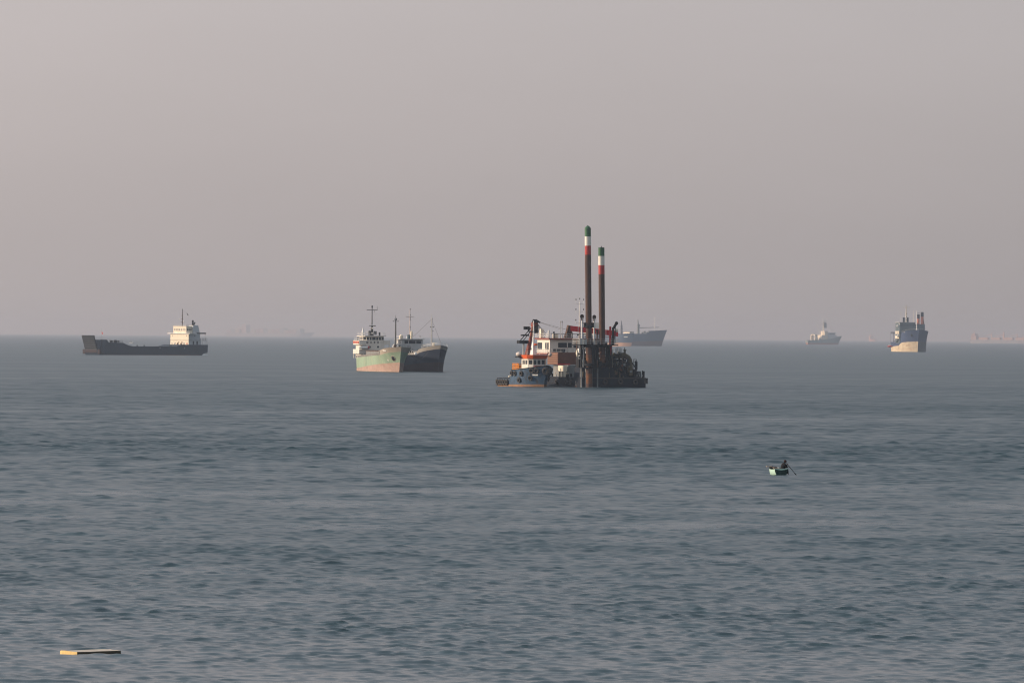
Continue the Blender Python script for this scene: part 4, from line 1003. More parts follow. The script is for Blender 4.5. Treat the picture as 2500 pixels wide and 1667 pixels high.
    for x, y, z, r in ((4.2, 13.6, 8.3, 0.24), (5.2, 13.4, 8.3, 0.32), (6.6, 13.2, 8.4, 0.3)):
        MB().ball((x, y, z), (r, r, r * 1.2), 9, 7).build("fender_ball", clean_white, R, True)
    MB().ball((-0.55, 0.6, 8.4), (0.28, 0.28, 0.9), 10, 8).build("fender_ball", cream, R, True)
    MB().path([(-0.35, 0.6, 7.6), (0.0, 0.5, 7.0), (0.4, 0.4, 7.4), (0.4, 0.3, 9.0)], 0.16, 7).build("slack_hose", pale_grey, R)
    MB().box(3.2, 4.0, 9.9, 10.1, 6.2, 7.9).ball((3.6, 9.8, 7.7), 0.35, 8, 6).build("winch_gear", pale_grey, R)
    MB().box(9.6, 12, 8, 10, 2.5, 6.0).box(2, 8, 5.5, 9.5, 2.5, 4.4).build("engine_casing", navy, R)
    # hoses, brackets, lamps and rusty odds and ends crowded round the spud wells
    kinds = [dark_steel, dark_steel, navy, rust, olive, steel_grey, brown]
    for k in range(46):
        x, y = rnd.uniform(0.1, 8.8), rnd.uniform(-0.3, 1.7)
        if math.hypot(x - 1.85, y + 0.85) < 1.15: continue
        z0 = rnd.choice([2.5, 3.6, 5.0, 5.0, 7.6]); z1 = min(10.2, z0 + rnd.uniform(0.8, 4.5))
        MB().bar((x, y, z0), (x + rnd.uniform(-0.25, 0.25), y + 0.1, z1), rnd.uniform(0.06, 0.2), n=6).build("hydraulic_line", rnd.choice(kinds), R)
    for k in range(26):
        x, z = rnd.uniform(0.4, 8.6), rnd.uniform(4.9, 9.8)
        w, hh = rnd.uniform(0.25, 0.9), rnd.uniform(0.2, 0.8)
        MB().box(x, x + w, 1.2, 1.8, z, z + hh).build("valve_block", rnd.choice(kinds), R)
    for k in range(16):
        z = rnd.uniform(5.4, 9.9); x = rnd.uniform(0.2, 6.5)
        MB().bar((x, 0.9, z), (x + rnd.uniform(0.8, 2.2), 0.9 + rnd.uniform(-.3, .3), z + rnd.uniform(-0.6, 0.6)), rnd.uniform(0.05, 0.12), n=5).build("cross_pipe", rnd.choice(kinds), R)
    for k in range(34):
        x = rnd.uniform(8.9, 13.6); top = 7.2 - max(0, x - 11.5) * 0.9
        z = rnd.uniform(2.6, top); w = rnd.uniform(0.2, 0.9)
        MB().box(x, x + w, 0.25 + rnd.random() * 0.4, 0.95, z, z + rnd.uniform(0.15, 0.7)).build("pump_fitting", rnd.choice(kinds), R)
    for k in range(14):
        x = rnd.uniform(8.8, 12.8); z = rnd.uniform(3.4, 7.0)
        MB().bar((x, 0.4, z), (x + rnd.uniform(-0.9, 1.1), 0.5, z + rnd.uniform(-0.9, 0.9)), rnd.uniform(0.06, 0.14), n=6).build("cross_pipe", rnd.choice(kinds), R)
    for k in range(7):
        x = rnd.uniform(13.6, 16.9)
        MB().box(x, x + rnd.uniform(0.2, 0.6), 0.4, 0.9, 2.5, 2.9 + rnd.random() * 1.3).build("deck_fitting", rnd.choice(kinds), R)
    for x, y, z in ((4.9, -0.1, 8.4), (5.0, -0.1, 7.2), (0.9, -0.5, 9.6), (8.9, -0.2, 11.0)):
        MB().ball((x, y, z), (0.14, 0.14, 0.2), 8, 6).build("work_lamp", clean_white, R, True)
    for k in range(12):
        x, y = rnd.uniform(0.3, 11), rnd.uniform(11, 21)
        MB().box(x, x + rnd.uniform(0.3, 1.2), y, y + 0.8, 8.5, 8.8 + rnd.random()).build("deck_fitting", rnd.choice(kinds + [clean_white]), R)
    for y, z in ((6.0, 1.2), (9.0, 1.4), (16, 1.3), (24, 1.2)):
        MB().torus((-0.25, y, z), (1, 0, 0), 0.5, 0.22, 16, 7).build("tyre_fender", rubber, R, True)
    for x, z in ((6.5, 1.4), (10.5, 1.5), (14.5, 1.4)):
        MB().torus((x, -0.3, z), (0, 1, 0), 0.5, 0.22, 16, 7).build("tyre_fender", rubber, R, True)
    return R
dredger()

# ------------------------------------------------------------------ offshore supply ship seen bow-on at the right
def supply_ship():
    H = 7.0
    R = root("supply_ship", 2240.5, 859, H, "navy blue supply ship seen bow-on with cream rust-streaked waterline and orange funnels", "ship")
    navy = material("faded_navy_hull", (0.030, 0.050, 0.110), 0.55, wear=0.25, wear_color=(0.05, 0.06, 0.10), wear_scale=0.15, streak=2, vary=0.15)
    buff = material("buff_antifouling", (0.52, 0.44, 0.31), 0.75, wear=0.55, wear_color=(0.36, 0.20, 0.11), wear_scale=0.22, streak=0.5, vary=0.2)
    teal = material("teal_grey_house", (0.085, 0.115, 0.13), 0.55, vary=0.12)
    ztop = lerp_table([(0, 6.6), (0.699, 6.8), (0.72, 13.0), (1, 15.3)])
    boot = lerp_table([(0, 3.2), (0.6, 4.2), (0.75, 6.4), (1, 7.3)])
    h = Hull(60, 18.0, 4.0, 2.0, ztop, 15.0, wl_fore=0.70, dk_fore=0.80, wl_p=2.0, dk_p=3.0, st_w=0.8, st_d=1.0, blunt=0.02)
    h.strip("waterline_band", buff, R, lambda t: -1.0, boot, 3, label="cream waterline band streaked with rust", sides=(-1,))
    h.strip("waterline_band", material("shaded_antifouling", (0.07, 0.075, 0.085), 0.7, vary=0.2), R, lambda t: -1.0, boot, 3, sides=(1,))  # port side's band: its shade is put into a darker colour
    h.strip("hull", navy, R, boot, ztop, 7, steps=(0.7, 0.72))
    h.deck("deck", steel_grey, R, lambda t: 5.9 if t < 0.71 else 12.4, steps=(0.71,))
    MB().box(-34, -18.6, -9.3, 1.8, 5.9, 20.3).build("deckhouse", teal, R)
    MB().box(-34.5, -18.2, -9.6, 2.1, 20.3, 20.7).build("bridge_roof", pale_grey, R)
    for k in range(5): MB().box(-18.6, -18.52, -8.6 + k * 2.1, -7.2 + k * 2.1, 17.8, 19.2).build("bridge_window", material("dim_bridge_glass", (0.06, 0.08, 0.09), 0.2), R)
    MB().box(-18.6, -18.5, 1.4, 4.2, 15.4, 16.0).build("name_board", pale_grey, R)
    for z in (9.0, 12.2): MB().box(-33, -18.8, -9.7, -9.32, z, z + 2.2).build("side_locker", cream, R)
    m = MB().bar((-24, -3.7, 20.7), (-24, -3.7, 32.6), 0.5, 0.22, 8).bar((-24, -6.3, 31.0), (-24, -0.9, 31.1), 0.2, n=5).bar((-24, -4.7, 32.4), (-24, -2.5, 32.4), 0.14, n=5)
    M_ = m.build("mast", cream, R)
    for z in (22.4, 24.6, 26.6): MB().ball((-23.4, -3.4, z), 0.35, 7, 5).build("mast_light", lamp_dark, M_)
    for y in (-5.3, -2.5): MB().box(-25, -24, y - 0.6, y + 0.6, 20.7, 24.0).build("vent_cowl", dark_steel, R)
    for x, y in ((-22, -7.8), (-22, 1.2)): MB().bar((x, y, 20.7), (x, y, 28.6), 0.11, n=5).build("whip_antenna", cream, R)
    MB().bar((-5, 0.1, 12.4), (-5, 0.1, 28.6), 0.36, 0.26, 8).build("foremast", clean_white, R)
    orange_f = material("funnel_orange", (0.62, 0.20, 0.11), 0.5, vary=0.08)
    for y, zb, zt in ((4.5, 23.2, 26.2), (7.3, 24.6, 27.8)):
        F_ = MB().lathe([(1.0, 0), (1.0, zb - 19.0)], (-22, y, 19.0), 14).build("funnel", orange_f, R, True)
        MB().lathe([(1.02, 0), (1.02, zt - zb)], (-22, y, zb), 14).build("funnel_top", black, F_, True)
    MB().prism([(-26, 1.85), (-20, 1.85), (-20, 9.0), (-26, 9.0)], 12.4, 19.4, [(-26, 1.85), (-20, 1.85), (-20, 8.9), (-26, 8.9)]).build("funnel_casing", teal, R)
    MB().prism([(-27.5, 7.8), (-23.5, 7.8), (-23.5, 9.2), (-27.5, 9.2)], 19.4, 27.6, [(-27, 7.2), (-24.4, 7.2), (-24.4, 8.2), (-27, 8.2)]).build("funnel_brace", dark_steel, R)
    MB().bar((-22.5, 3.4, 27.0), (-22.5, 5.5, 27.1), 0.15, n=5).build("aerial_arm", dark_steel, R)
    for y, z in ((-10.6, 18.0), (-9.0, 19.4), (-10.4, 11.0)):
        MB().ball((-20, y, z), (0.7, 0.6, 0.75), 10, 7).build("life_raft", clean_white, R, True)
        MB().bar((-20, y, z - 0.5), (-20, -8.6, z - 1.2), 0.12, n=5).build("raft_cradle", dark_steel, R)
    railing("boat_deck_railing", [(-18.6, -8.6, 12.4), (-18.6, -12.6, 12.4), (-34, -12.6, 12.4)], 1.2, dark_steel, R, 2, 1.6, 0.07)
    for k, z in enumerate((7.2, 8.8, 10.2)):
        MB().box(-30 + k * 3, -24 + k * 3, -11.5 + k * 0.7, -8.6, z, z + 0.35).build("side_platform", dark_steel, R)
        MB().bar((-25 + k * 3, -11 + k * 0.6, z - 1.4), (-25 + k * 3, -9.2, z), 0.25, n=6).build("platform_bracket", dark_steel, R)
    MB().bar((-24, -12.4, 6.5), (-24, -12.4, 13.6), 0.16, n=5).bar((-24, -12.4, 13.6), (-24, -14.6, 13.6), 0.13, n=5).bar((-24, -14.6, 13.6), (-24, -14.6, 4.9), 0.05, n=4).build("davit", dark_steel, R)
    p = h.P(0.9, 12.4, -1); put(MB().box(-.9, .9, -.25, .25, -.05, .1).mesh("fairlead", pale_grey), "fairlead", R, h.P(0.86, 13.6, -1), h.normal(0.86, 13.6, -1).to_track_quat('Z', 'Y').to_euler())
    t = h.at(-4.4, 11.5, H); put(MB().ball((0, 0, 0), (0.9, 0.9, 0.25), 12, 6).mesh("anchor", dark_steel, True), "anchor", R, h.P(t, 11.6, -1), h.normal(t, 11.6, -1).to_track_quat('Z', 'Y').to_euler())
    railing("bow_railing", [tuple(h.P(t, ztop(t), -1)) for t in (0.74, 0.82, 0.9, 0.96, 0.995)] + [tuple(h.P(t, ztop(t), 1)) for t in (0.96, 0.9, 0.8, 0.74)], 0.9, pale_grey, R, 1, 2.2, 0.06)
    # the red rescue boat slung outboard
    c = MB().ball((0, 0, 0), (2.1, 0.95, 0.7), 12, 8).build("rescue_boat", material("rescue_red", (0.42, 0.05, 0.05), 0.5), None, True)
    c.matrix_world = R.matrix_basis @ Matrix.Translation((-24, -14.9, 3.7)) @ Matrix.Rotation(math.radians(72), 4, 'Z')
    MB().box(-1.2, -0.2, -0.5, 0.5, 0.4, 1.1).build("cockpit", clean_white, c)
    MB().bar((0.3, 0, 0.5), (0.1, 0, 1.5), 0.1, n=5).build("lifting_sling", clean_white, c)
    tag(c, "small red rescue boat slung beside the navy blue supply ship", "boat")
    return R
supply_ship()

# ------------------------------------------------------------------ the hazy pair behind the dredger
def bulk_far():
    R = root("bulk_carrier", 1615, 845, 97.0, "blue-grey bulk carrier pointing right with raked bow and thin white foremast, behind the dredger", "ship")
    blue = material("weathered_blue_hull", (0.040, 0.070, 0.125), 0.55, wear=0.25, wear_color=(0.10, 0.09, 0.09), wear_scale=0.1, streak=2, vary=0.15)
    ox = material("brown_antifouling", (0.10, 0.058, 0.055), 0.7, vary=0.2)
    ztop = lerp_table([(0, 11.5), (0.755, 12.2), (0.80, 15.0), (1, 16.0)])
    h = Hull(78, 14, 5.5, 2, ztop, 16, wl_fore=0.74, dk_fore=0.8, wl_p=2.0, dk_p=2.2)
    h.strip("waterline_band", ox, R, lambda t: -1, lambda t: 3.0 + 2.4 * t, 3)
    h.strip("hull", blue, R, lambda t: 3.0 + 2.4 * t, ztop, 6, steps=(0.755, 0.8))
    h.deck("deck", steel_grey, R, lambda t: 11 if t < 0.78 else 14.2, steps=(0.78,))
    MB().bar((-7, 0, 14.2), (-7, 0, 29), 0.36, 0.24, 7).bar((-7, -0.9, 25.8), (-7, 0.9, 25.8), 0.2, n=5).bar((-7.9, 0, 25.8), (-6.1, 0, 25.8), 0.2, n=5).build("foremast", clean_white, R)
    MB().bar((-2.6, 0, 14.6), (-2.6, 0, 18.6), 0.3, n=6).build("bow_post", clean_white, R)
    C_ = MB().bar((-23.5, 0, 11), (-23.5, 0, 19.5), 1.5, 1.2, 9).bar((-23.5, 0, 19.5), (-23.9, 0, 26.2), 0.8, 0.4, 7).box(-24.4, -21.9, -0.8, 0.8, 19, 21.5).build("deck_crane", steel_grey, R)
    MB().bar((-23.2, 0.9, 18.0), (-2.2, 0.5, 18.7), 0.42, 0.28, 6).build("crane_jib", steel_grey, C_)
    MB().bar((-24.6, 0, 21.0), (-24.4, 0, 22.2), 0.4, n=7).build("crane_light", clean_white, C_)
    for k in range(3): MB().box(-20 + k * 2.2, -18.6 + k * 2.2, -3, 3, 12, 13.8 + (k % 2)).build("winch_house", steel_grey, R)
    for x, z in ((-18, 12.6), (-10, 12.4)):
        t = 1 + x / 78; MB().box(x - 1.9, x + 1.9, 0, 0.12, z - 0.3, z + 0.3).build("hull_lettering", clean_white, R).location = (0, h.P(t, z, -1).y - 0.16, 0)
    return R
bulk_far()

def bulk_near():
    H = 38.0
    R = root("bulk_carrier", 1541, 845.5, H, "blue-grey bulk carrier with lit orange waterline partly hidden by the dredger", "ship")
    blue = MATS["weathered_blue_hull"]
    lit = material("orange_antifouling", (0.42, 0.24, 0.15), 0.7, wear=0.3, wear_scale=0.2, vary=0.15)
    ztop = lerp_table([(0, 10.8), (0.84, 11.6), (0.88, 12.4), (1, 13.0)])
    h = Hull(70, 13, 4.5, 2, ztop, 13, wl_fore=0.76, dk_fore=0.8, wl_p=2.2, dk_p=2.4)
    h.strip("waterline_band", lit, R, lambda t: -1, lambda t: 3.6, 3)
    h.strip("hull", blue, R, lambda t: 3.6, ztop, 6)
    h.deck("deck", steel_grey, R, lambda t: 10.6)
    MB().box(-9, 0.5, -2.6, 2.6, 10.6, 13.9).build("forecastle_house", cream, R)
    MB().box(-9.3, 0.8, -2.8, 2.8, 13.9, 14.3).build("house_roof", steel_grey, R)
    C_ = MB().bar((-14, -1, 10.6), (-14, -1, 20.0), 1.1, 1.0, 9).bar((-14, -1, 20.0), (-14.4, -1, 25.0), 0.9, 0.3, 7).build("deck_crane", material("violet_grey_paint", (0.12, 0.12, 0.15), 0.6), R)
    MB().bar((-14, 0.2, 16.8), (-34, 3.5, 16.2), 0.4, 0.25, 6).build("crane_jib", steel_grey, C_)
    MB().box(-66, -52, -6, 6, 10.6, 21).build("deckhouse", cream, R)
    MB().box(-64, -54, -6.5, 6.5, 21, 23).build("bridge", cream, R)
    t = h.at(-5.4, 9.2, H); put(MB().box(-2, 2, -.35, .35, -.05, .1).mesh("hull_lettering", clean_white), "hull_lettering", R, h.P(t, 9.2, -1), h.normal(t, 9.2, -1).to_track_quat('Z', 'Y').to_euler())
    return R
bulk_near()

# ------------------------------------------------------------------ fishing trawler in the haze
def trawler():
    R = root("trawler", 2046, 841.5, 124.0, "hazy white and blue-grey fishing trawler with tall pale outrigger poles", "ship")
    grey = material("grey_blue_trawler_hull", (0.24, 0.29, 0.29), 0.55, wear=0.25, wear_scale=0.2, streak=2, vary=0.12)
    pink = material("pink_antifouling", (0.34, 0.17, 0.14), 0.7, vary=0.15)
    ztop = lerp_table([(0, 4.6), (0.25, 5.2), (0.6, 6.2), (1, 9.8)])
    h = Hull(43, 9.5, 5.4, 2.6, ztop, 9.8, wl_fore=0.66, dk_fore=0.74, wl_p=1.7, dk_p=2.2, st_w=0.4)
    h.strip("waterline_band", pink, R, lambda t: -1, lambda t: 1.9, 3)
    h.strip("hull", grey, R, lambda t: 1.9, ztop, 6)
    h.deck("deck", steel_grey, R, lambda t: 4.2 + 3.4 * t)
    MB().box(-17.5, -4.5, -3.6, 3.6, 6.2, 10.6).build("deckhouse", material("shaded_house_paint", (0.50, 0.52, 0.53), 0.5), R)
    MB().box(-16.5, -5.5, -3.9, 3.9, 12.6, 13.3).box(-15.5, -6.5, -3.2, 3.2, 10.6, 12.6).build("wheelhouse", MATS["shaded_house_paint"], R)
    for k in range(5): MB().box(-14.6 + k * 1.6, -13.6 + k * 1.6, -3.26, -3.2, 11.2, 12.2).build("wheelhouse_window", glass, R)
    MB().box(-25.5, -17.5, -4.0, 4.0, 5.4, 10.6).box(-21.5, -17.2, -3.6, 3.6, 10.6, 15.0).build("after_house", cream, R)
    MB().bar((-20, 0, 10), (-20, 0, 26), 0.55, 0.3, 7).build("mast", cream, R)
    for z in (21.5, 24.0, 25.6): MB().bar((-21.2, 0, z), (-16.6, 0, z + 0.2), 0.35, n=5).build("mast_platform", steel_grey, R)
    MB().box(-19.4, -16.6, -0.8, 0.8, 18.5, 23.8).build("crow_nest", steel_grey, R)
    MB().bar((-22.2, -1, 10), (-24.6, -4, 31.5), 0.3, 0.2, 6).build("outrigger_pole", clean_white, R)
    MB().bar((-23.2, 1, 8), (-27.0, 4, 24.0), 0.3, 0.2, 6).build("outrigger_pole", clean_white, R)
    for y in (-3.6, 3.6): MB().box(-35, -32, y - 0.6, y + 0.6, 4.6, 10.6).build("gantry_leg", cream, R)
    MB().box(-35, -32, -3.6, 3.6, 10.6, 11.3).build("gantry_beam", cream, R)
    MB().box(-29.0, -26.0, -3.0, 3.0, 4.6, 7.4).build("net_winch", white, R)
    MB().ball((-13, -1.5, 15.6), (0.6, 0.6, 1.1), 9, 6).build("radar_dome", clean_white, R, True)
    MB().bar((-20, 0, 20), (-33.5, 0, 11.3), 0.06, n=4).bar((-18, 0, 24), (0, 0, 10.4), 0.06, n=4).build("stay_wire", rope, R)
    railing("bow_railing", [tuple(h.P(t, ztop(t), -1)) for t in (0.7, 0.8, 0.9, 0.98)], 1.0, pale_grey, R, 1, 2.0, 0.07)
    return R
trawler()

# ------------------------------------------------------------------ ships almost lost in the haze
def container_ship():
    d = 34000.0
    R = bpy.data.objects.new("container_ship", None); scene.collection.objects.link(R)
    R.location = ((757 - 1250) / FPX * d, d, -6); R.rotation_euler = (0, 0, math.radians(-24)); R.scale = (1.9, 1.55, 1.22)
    tag(R, "very faint container ship far off in the haze above the landing craft's stern", "ship")
    haze_hull = material("far_haze_hull", (0.40, 0.38, 0.38), 0.6, vary=0.1)  # paled so that the hull colour itself carries the haze
    h = Hull(290, 40, 16, 5, None, 25, wl_fore=0.8, dk_fore=0.86, st_w=0.6, st_d=0.95)
    h.strip("hull", haze_hull, R, lambda t: -3, lambda t: 22 + 5 * max(0, (t - 0.85)) / 0.15, 4)
    h.deck("deck", haze_hull, R, lambda t: 21)
    MB().box(-232, -218, -18, 18, 21, 62).box(-230, -221, -20, 20, 56, 60).build("deckhouse", material("far_pinkish_white", (0.60, 0.47, 0.42), 0.6), R)
    MB().bar((-225, 0, 62), (-225, 0, 74), 2.2, 1.2, 7).build("mast", MATS["far_pinkish_white"], R)
    MB().prism([(-250, -5), (-240, -5), (-240, 5), (-250, 5)], 21, 50).build("funnel", MATS["far_pinkish_white"], R)
    rnd = random.Random(3)
    cols = [material("far_container_%s" % n, c, 0.6) for n, c in (("pink", (0.50, 0.36, 0.33)), ("grey", (0.34, 0.36, 0.38)), ("buff", (0.52, 0.44, 0.36)), ("rose", (0.46, 0.30, 0.28)))]
    for k in range(18):
        x = -285 + k * 14.4
        if -252 < x < -212: continue
        hgt = (12, 16, 19, 21, 14)[k % 5] + rnd.random() * 3
        MB().box(x, x + 12.6, -18, 18, 21, 23 + hgt).build("container_stack", cols[k % 4], R)
    return R
container_ship()

def far_carrier():
    d = 21500.0
    R = bpy.data.objects.new("bulk_carrier", None); scene.collection.objects.link(R)
    R.location = ((2548 - 1250) / FPX * d, d, -3); R.rotation_euler = (0, 0, math.radians(-24)); R.scale = (1.38, 1.2, 1.2)
    tag(R, "faint pinkish bulk carrier with deck cranes in the haze at the right edge", "ship")
    material("far_rose_hull", (0.42, 0.24, 0.20), 0.6, vary=0.15)
    hm = MATS["far_haze_hull"]  # same hull colour, blended towards the haze
    h = Hull(208, 30, 8, 4, None, 14, wl_fore=0.84, dk_fore=0.9, st_w=0.6)
    h.strip("hull", hm, R, lambda t: -3, lambda t: 13.5, 4)
    h.deck("deck", hm, R, lambda t: 13)
    pale = material("far_apricot_paint", (0.62, 0.40, 0.32), 0.6)
    MB().box(-206, -192, -13, 13, 13, 27).box(-204, -195, -15, 15, 27, 33).build("deckhouse", pale, R)
    MB().bar((-200, 0, 33), (-200, 0, 41), 1.4, 0.8, 6).bar((-200, -4, 38), (-200, 4, 38), 0.6, n=5).build("mast", pale, R)
    for x, w in ((-150, 1.6), (-115, 3.2), (-76, 1.6), (-36, 3.0)):
        C_ = MB().bar((x, 0, 13), (x, 0, 39 if w > 2 else 35), w, w * 0.7, 8).build("deck_crane", pale, R)
        MB().bar((x, 0, 30), (x - 26, 0, 24), 0.9, 0.6, 6).build("crane_jib", pale, C_)
    for k in range(5): MB().box(-186 + k * 36, -160 + k * 36, -10, 10, 13, 21.0).build("hatch_cover", pale, R)
    return R
far_carrier()

def faint_ship():
    d = 31000.0
    R = bpy.data.objects.new("coaster", None); scene.collection.objects.link(R)
    R.location = ((2137 - 1250) / FPX * d, d, 0); R.rotation_euler = (0, 0, math.radians(-80)); R.scale = (1.6, 1.6, 1.5)
    tag(R, "tiny faint ship nearly lost in haze between the trawler and the navy supply ship", "ship")
    h = Hull(70, 14, 4, 2, None, 9, st_w=0.7)
    h.strip("hull", MATS["far_rose_hull"], R, lambda t: -2, lambda t: 8.5, 3)
    h.deck("deck", MATS["far_rose_hull"], R, lambda t: 8)
    MB().box(-64, -50, -6, 6, 8, 19).box(-62, -52, -4, 4, 19, 23).build("deckhouse", MATS["far_apricot_paint"], R)
    MB().bar((-56, 0, 23), (-56, 0, 30), 0.7, 0.4, 6).build("mast", MATS["far_apricot_paint"], R)
    return R
faint_ship()

def launch():
    R = root("motor_boat", 327, 838, 80.0, "tiny pale motor boat under way beyond the landing craft", "boat")
    h = Hull(6.5, 2.2, 0.9, 0, None, 1.1, st_w=0.9, st_d=0.95)
    h.strip("hull", clean_white, R, lambda t: -0.3, lambda t: 0.9 + 0.4 * t, 3)
    h.deck("deck", pale_grey, R, lambda t: 0.7)
    MB().prism([(-4.4, -0.9), (-1.6, -0.8), (-1.6, 0.8), (-4.4, 0.9)], 0.7, 2.4, [(-4.2, -0.8), (-2.3, -0.7), (-2.3, 0.7), (-4.2, 0.8)]).build("cabin", clean_white, R)
    MB().box(-4.6, -1.9, -0.95, 0.95, 2.4, 2.55).build("cabin_roof", steel_grey, R)
    for s in (-1, 1): MB().box(-4.0, -2.5, s * 0.86 - 0.03, s * 0.86 + 0.03, 1.4, 2.1).build("cabin_window", glass, R)
    MB().bar((-4.2, 0, 2.5), (-4.3, 0, 4.4), 0.06, n=5).build("mast", pale_grey, R)
    return R
launch()

# ------------------------------------------------------------------ rowing skiff with its fisherman
def skiff():
    p = pix(1900, 1159.0)
    R = bpy.data.objects.new("rowing_boat", None); scene.collection.objects.link(R)
    R.location = (p.x, p.y, 0.05)
    R.rotation_euler = (0, 0, math.radians(103))           # bow points away and a little left; stern faces the shore
    R.scale = [1.12 * fit(1900, 1159.0)] * 3
    tag(R, "small mint green rowing boat with dark stern carrying one person", "boat")
    mint = material("mint_paint", (0.40, 0.58, 0.50), 0.5, wear=0.3, wear_color=(0.30, 0.40, 0.25), wear_scale=2.5, vary=0.1)
    wood = material("pale_bare_wood", (0.52, 0.38, 0.29), 0.7, vary=0.15)
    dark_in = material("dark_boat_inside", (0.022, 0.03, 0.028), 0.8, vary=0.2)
    net = material("dark_net", (0.018, 0.018, 0.02), 0.9, vary=0.4)
    L = 2.9
    def sec(u):     # u 0 stern .. 1 bow
        b = 0.56 * (1 - 0.75 * max(0, (u - 0.45) / 0.55) ** 2)
        return b, 0.44 + 0.16 * abs(u - 0.35) ** 1.5 * 2
    m = MB(); rows = []
    for i in range(13):
        u = i / 12; b, z = sec(u); x = -0.9 + L * u
        rows.append([(x, -b, z), (x, -b * 0.97, z * 0.6), (x, -b * 0.86, z * 0.15), (x, -b * 0.6, -0.1), (x, 0, -0.14), (x, b * 0.6, -0.1), (x, b * 0.86, z * 0.15), (x, b * 0.97, z * 0.6), (x, b, z)])
    m.grid(rows); m.add(rows[0], [tuple(range(8, -1, -1))]); m.add(rows[-1], [tuple(range(9))])
    m.build("hull", mint, R, True)
    m = MB()
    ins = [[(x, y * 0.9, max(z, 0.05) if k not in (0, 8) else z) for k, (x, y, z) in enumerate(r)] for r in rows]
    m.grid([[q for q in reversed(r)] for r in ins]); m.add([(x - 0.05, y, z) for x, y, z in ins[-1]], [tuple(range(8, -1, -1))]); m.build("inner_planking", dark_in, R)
    for s in (-1, 1):
        MB().path([(-0.9 + L * i / 12, s * (sec(i / 12)[0] + 0.01), sec(i / 12)[1]) for i in range(13)], 0.032, 5).build("gunwale", material("dark_gunwale", (0.03, 0.04, 0.035), 0.7), R)
    MB().add([(-0.97, y, z) for y, z in ((-.57, .47), (-.54, .28), (-.47, .05), (-.3, -.12), (.3, -.12), (.47, .05), (.54, .28), (.57, .47), (.3, .40), (0, .37), (-.3, .40))] + [(-0.9, y, z) for y, z in ((-.57, .47), (-.54, .28), (-.47, .05), (-.3, -.12), (.3, -.12), (.47, .05), (.54, .28), (.57, .47), (.3, .40), (0, .37), (-.3, .40))], [tuple(range(10, -1, -1)), tuple(range(11, 22))] + [(i, (i + 1) % 11, 11 + (i + 1) % 11, 11 + i) for i in range(11)]).build("transom", material("deep_green_transom", (0.014, 0.045, 0.04), 0.6, wear=0.3, wear_color=(0.02, 0.03, 0.03), vary=0.3), R)
    for x in (-0.35, 0.7): MB().box(x - 0.13, x + 0.13, -0.52, 0.52, 0.27, 0.31).build("thwart", wood, R)
    def world(o, loc, rz=0.0):
        o.matrix_world = R.matrix_basis @ Matrix.Translation(loc) @ Matrix.Rotation(rz, 4, 'Z'); return o
    # loose things in the boat
    b_ = MB().bar((0, 0, 0), (0.03, 1.0, 0.22), 0.035, n=6).box(-0.07, 0.10, 0.82, 1.26, 0.18, 0.245)
    o = world(b_.build("oar", wood), (-0.62, -0.05, 0.47)); tag(o, "pale wooden oar sticking out over the rowing boat's lit side", "oar")
    b_ = MB().bar((0, 0, 0), (-0.12, 0.72, 0.10), 0.03, n=6).box(-0.2, -0.02, 0.5, 0.82, 0.07, 0.12)
    o = world(b_.build("plank", wood), (-0.5, -0.22, 0.46)); tag(o, "short pale plank lying inside the rowing boat beneath the oar", "plank")
    b_ = MB(); rnd = random.Random(5)
    for k in range(9): b_.ball((rnd.uniform(-.2, .2), rnd.uniform(-.28, .28), rnd.uniform(0, .1)), (rnd.uniform(.09, .16), rnd.uniform(.1, .17), rnd.uniform(.06, .11)), 9, 6)
    o = world(b_.build("fishing_net", net, None, True), (0.75, 0.18, 0.50)); tag(o, "dark heap of fishing net piled in the rowing boat's bow", "net")
    b_ = MB().lathe([(0.02, 0), (0.1, 0.01), (0.11, 0.16), (0.05, 0.2), (0.04, 0.24)], n=12)
    o = world(b_.build("water_jug", clean_white, None, True), (0.2, -0.05, 0.36)); tag(o, "white plastic jug between net and person in the rowing boat", "jug")
    return R
skiff_root = skiff()

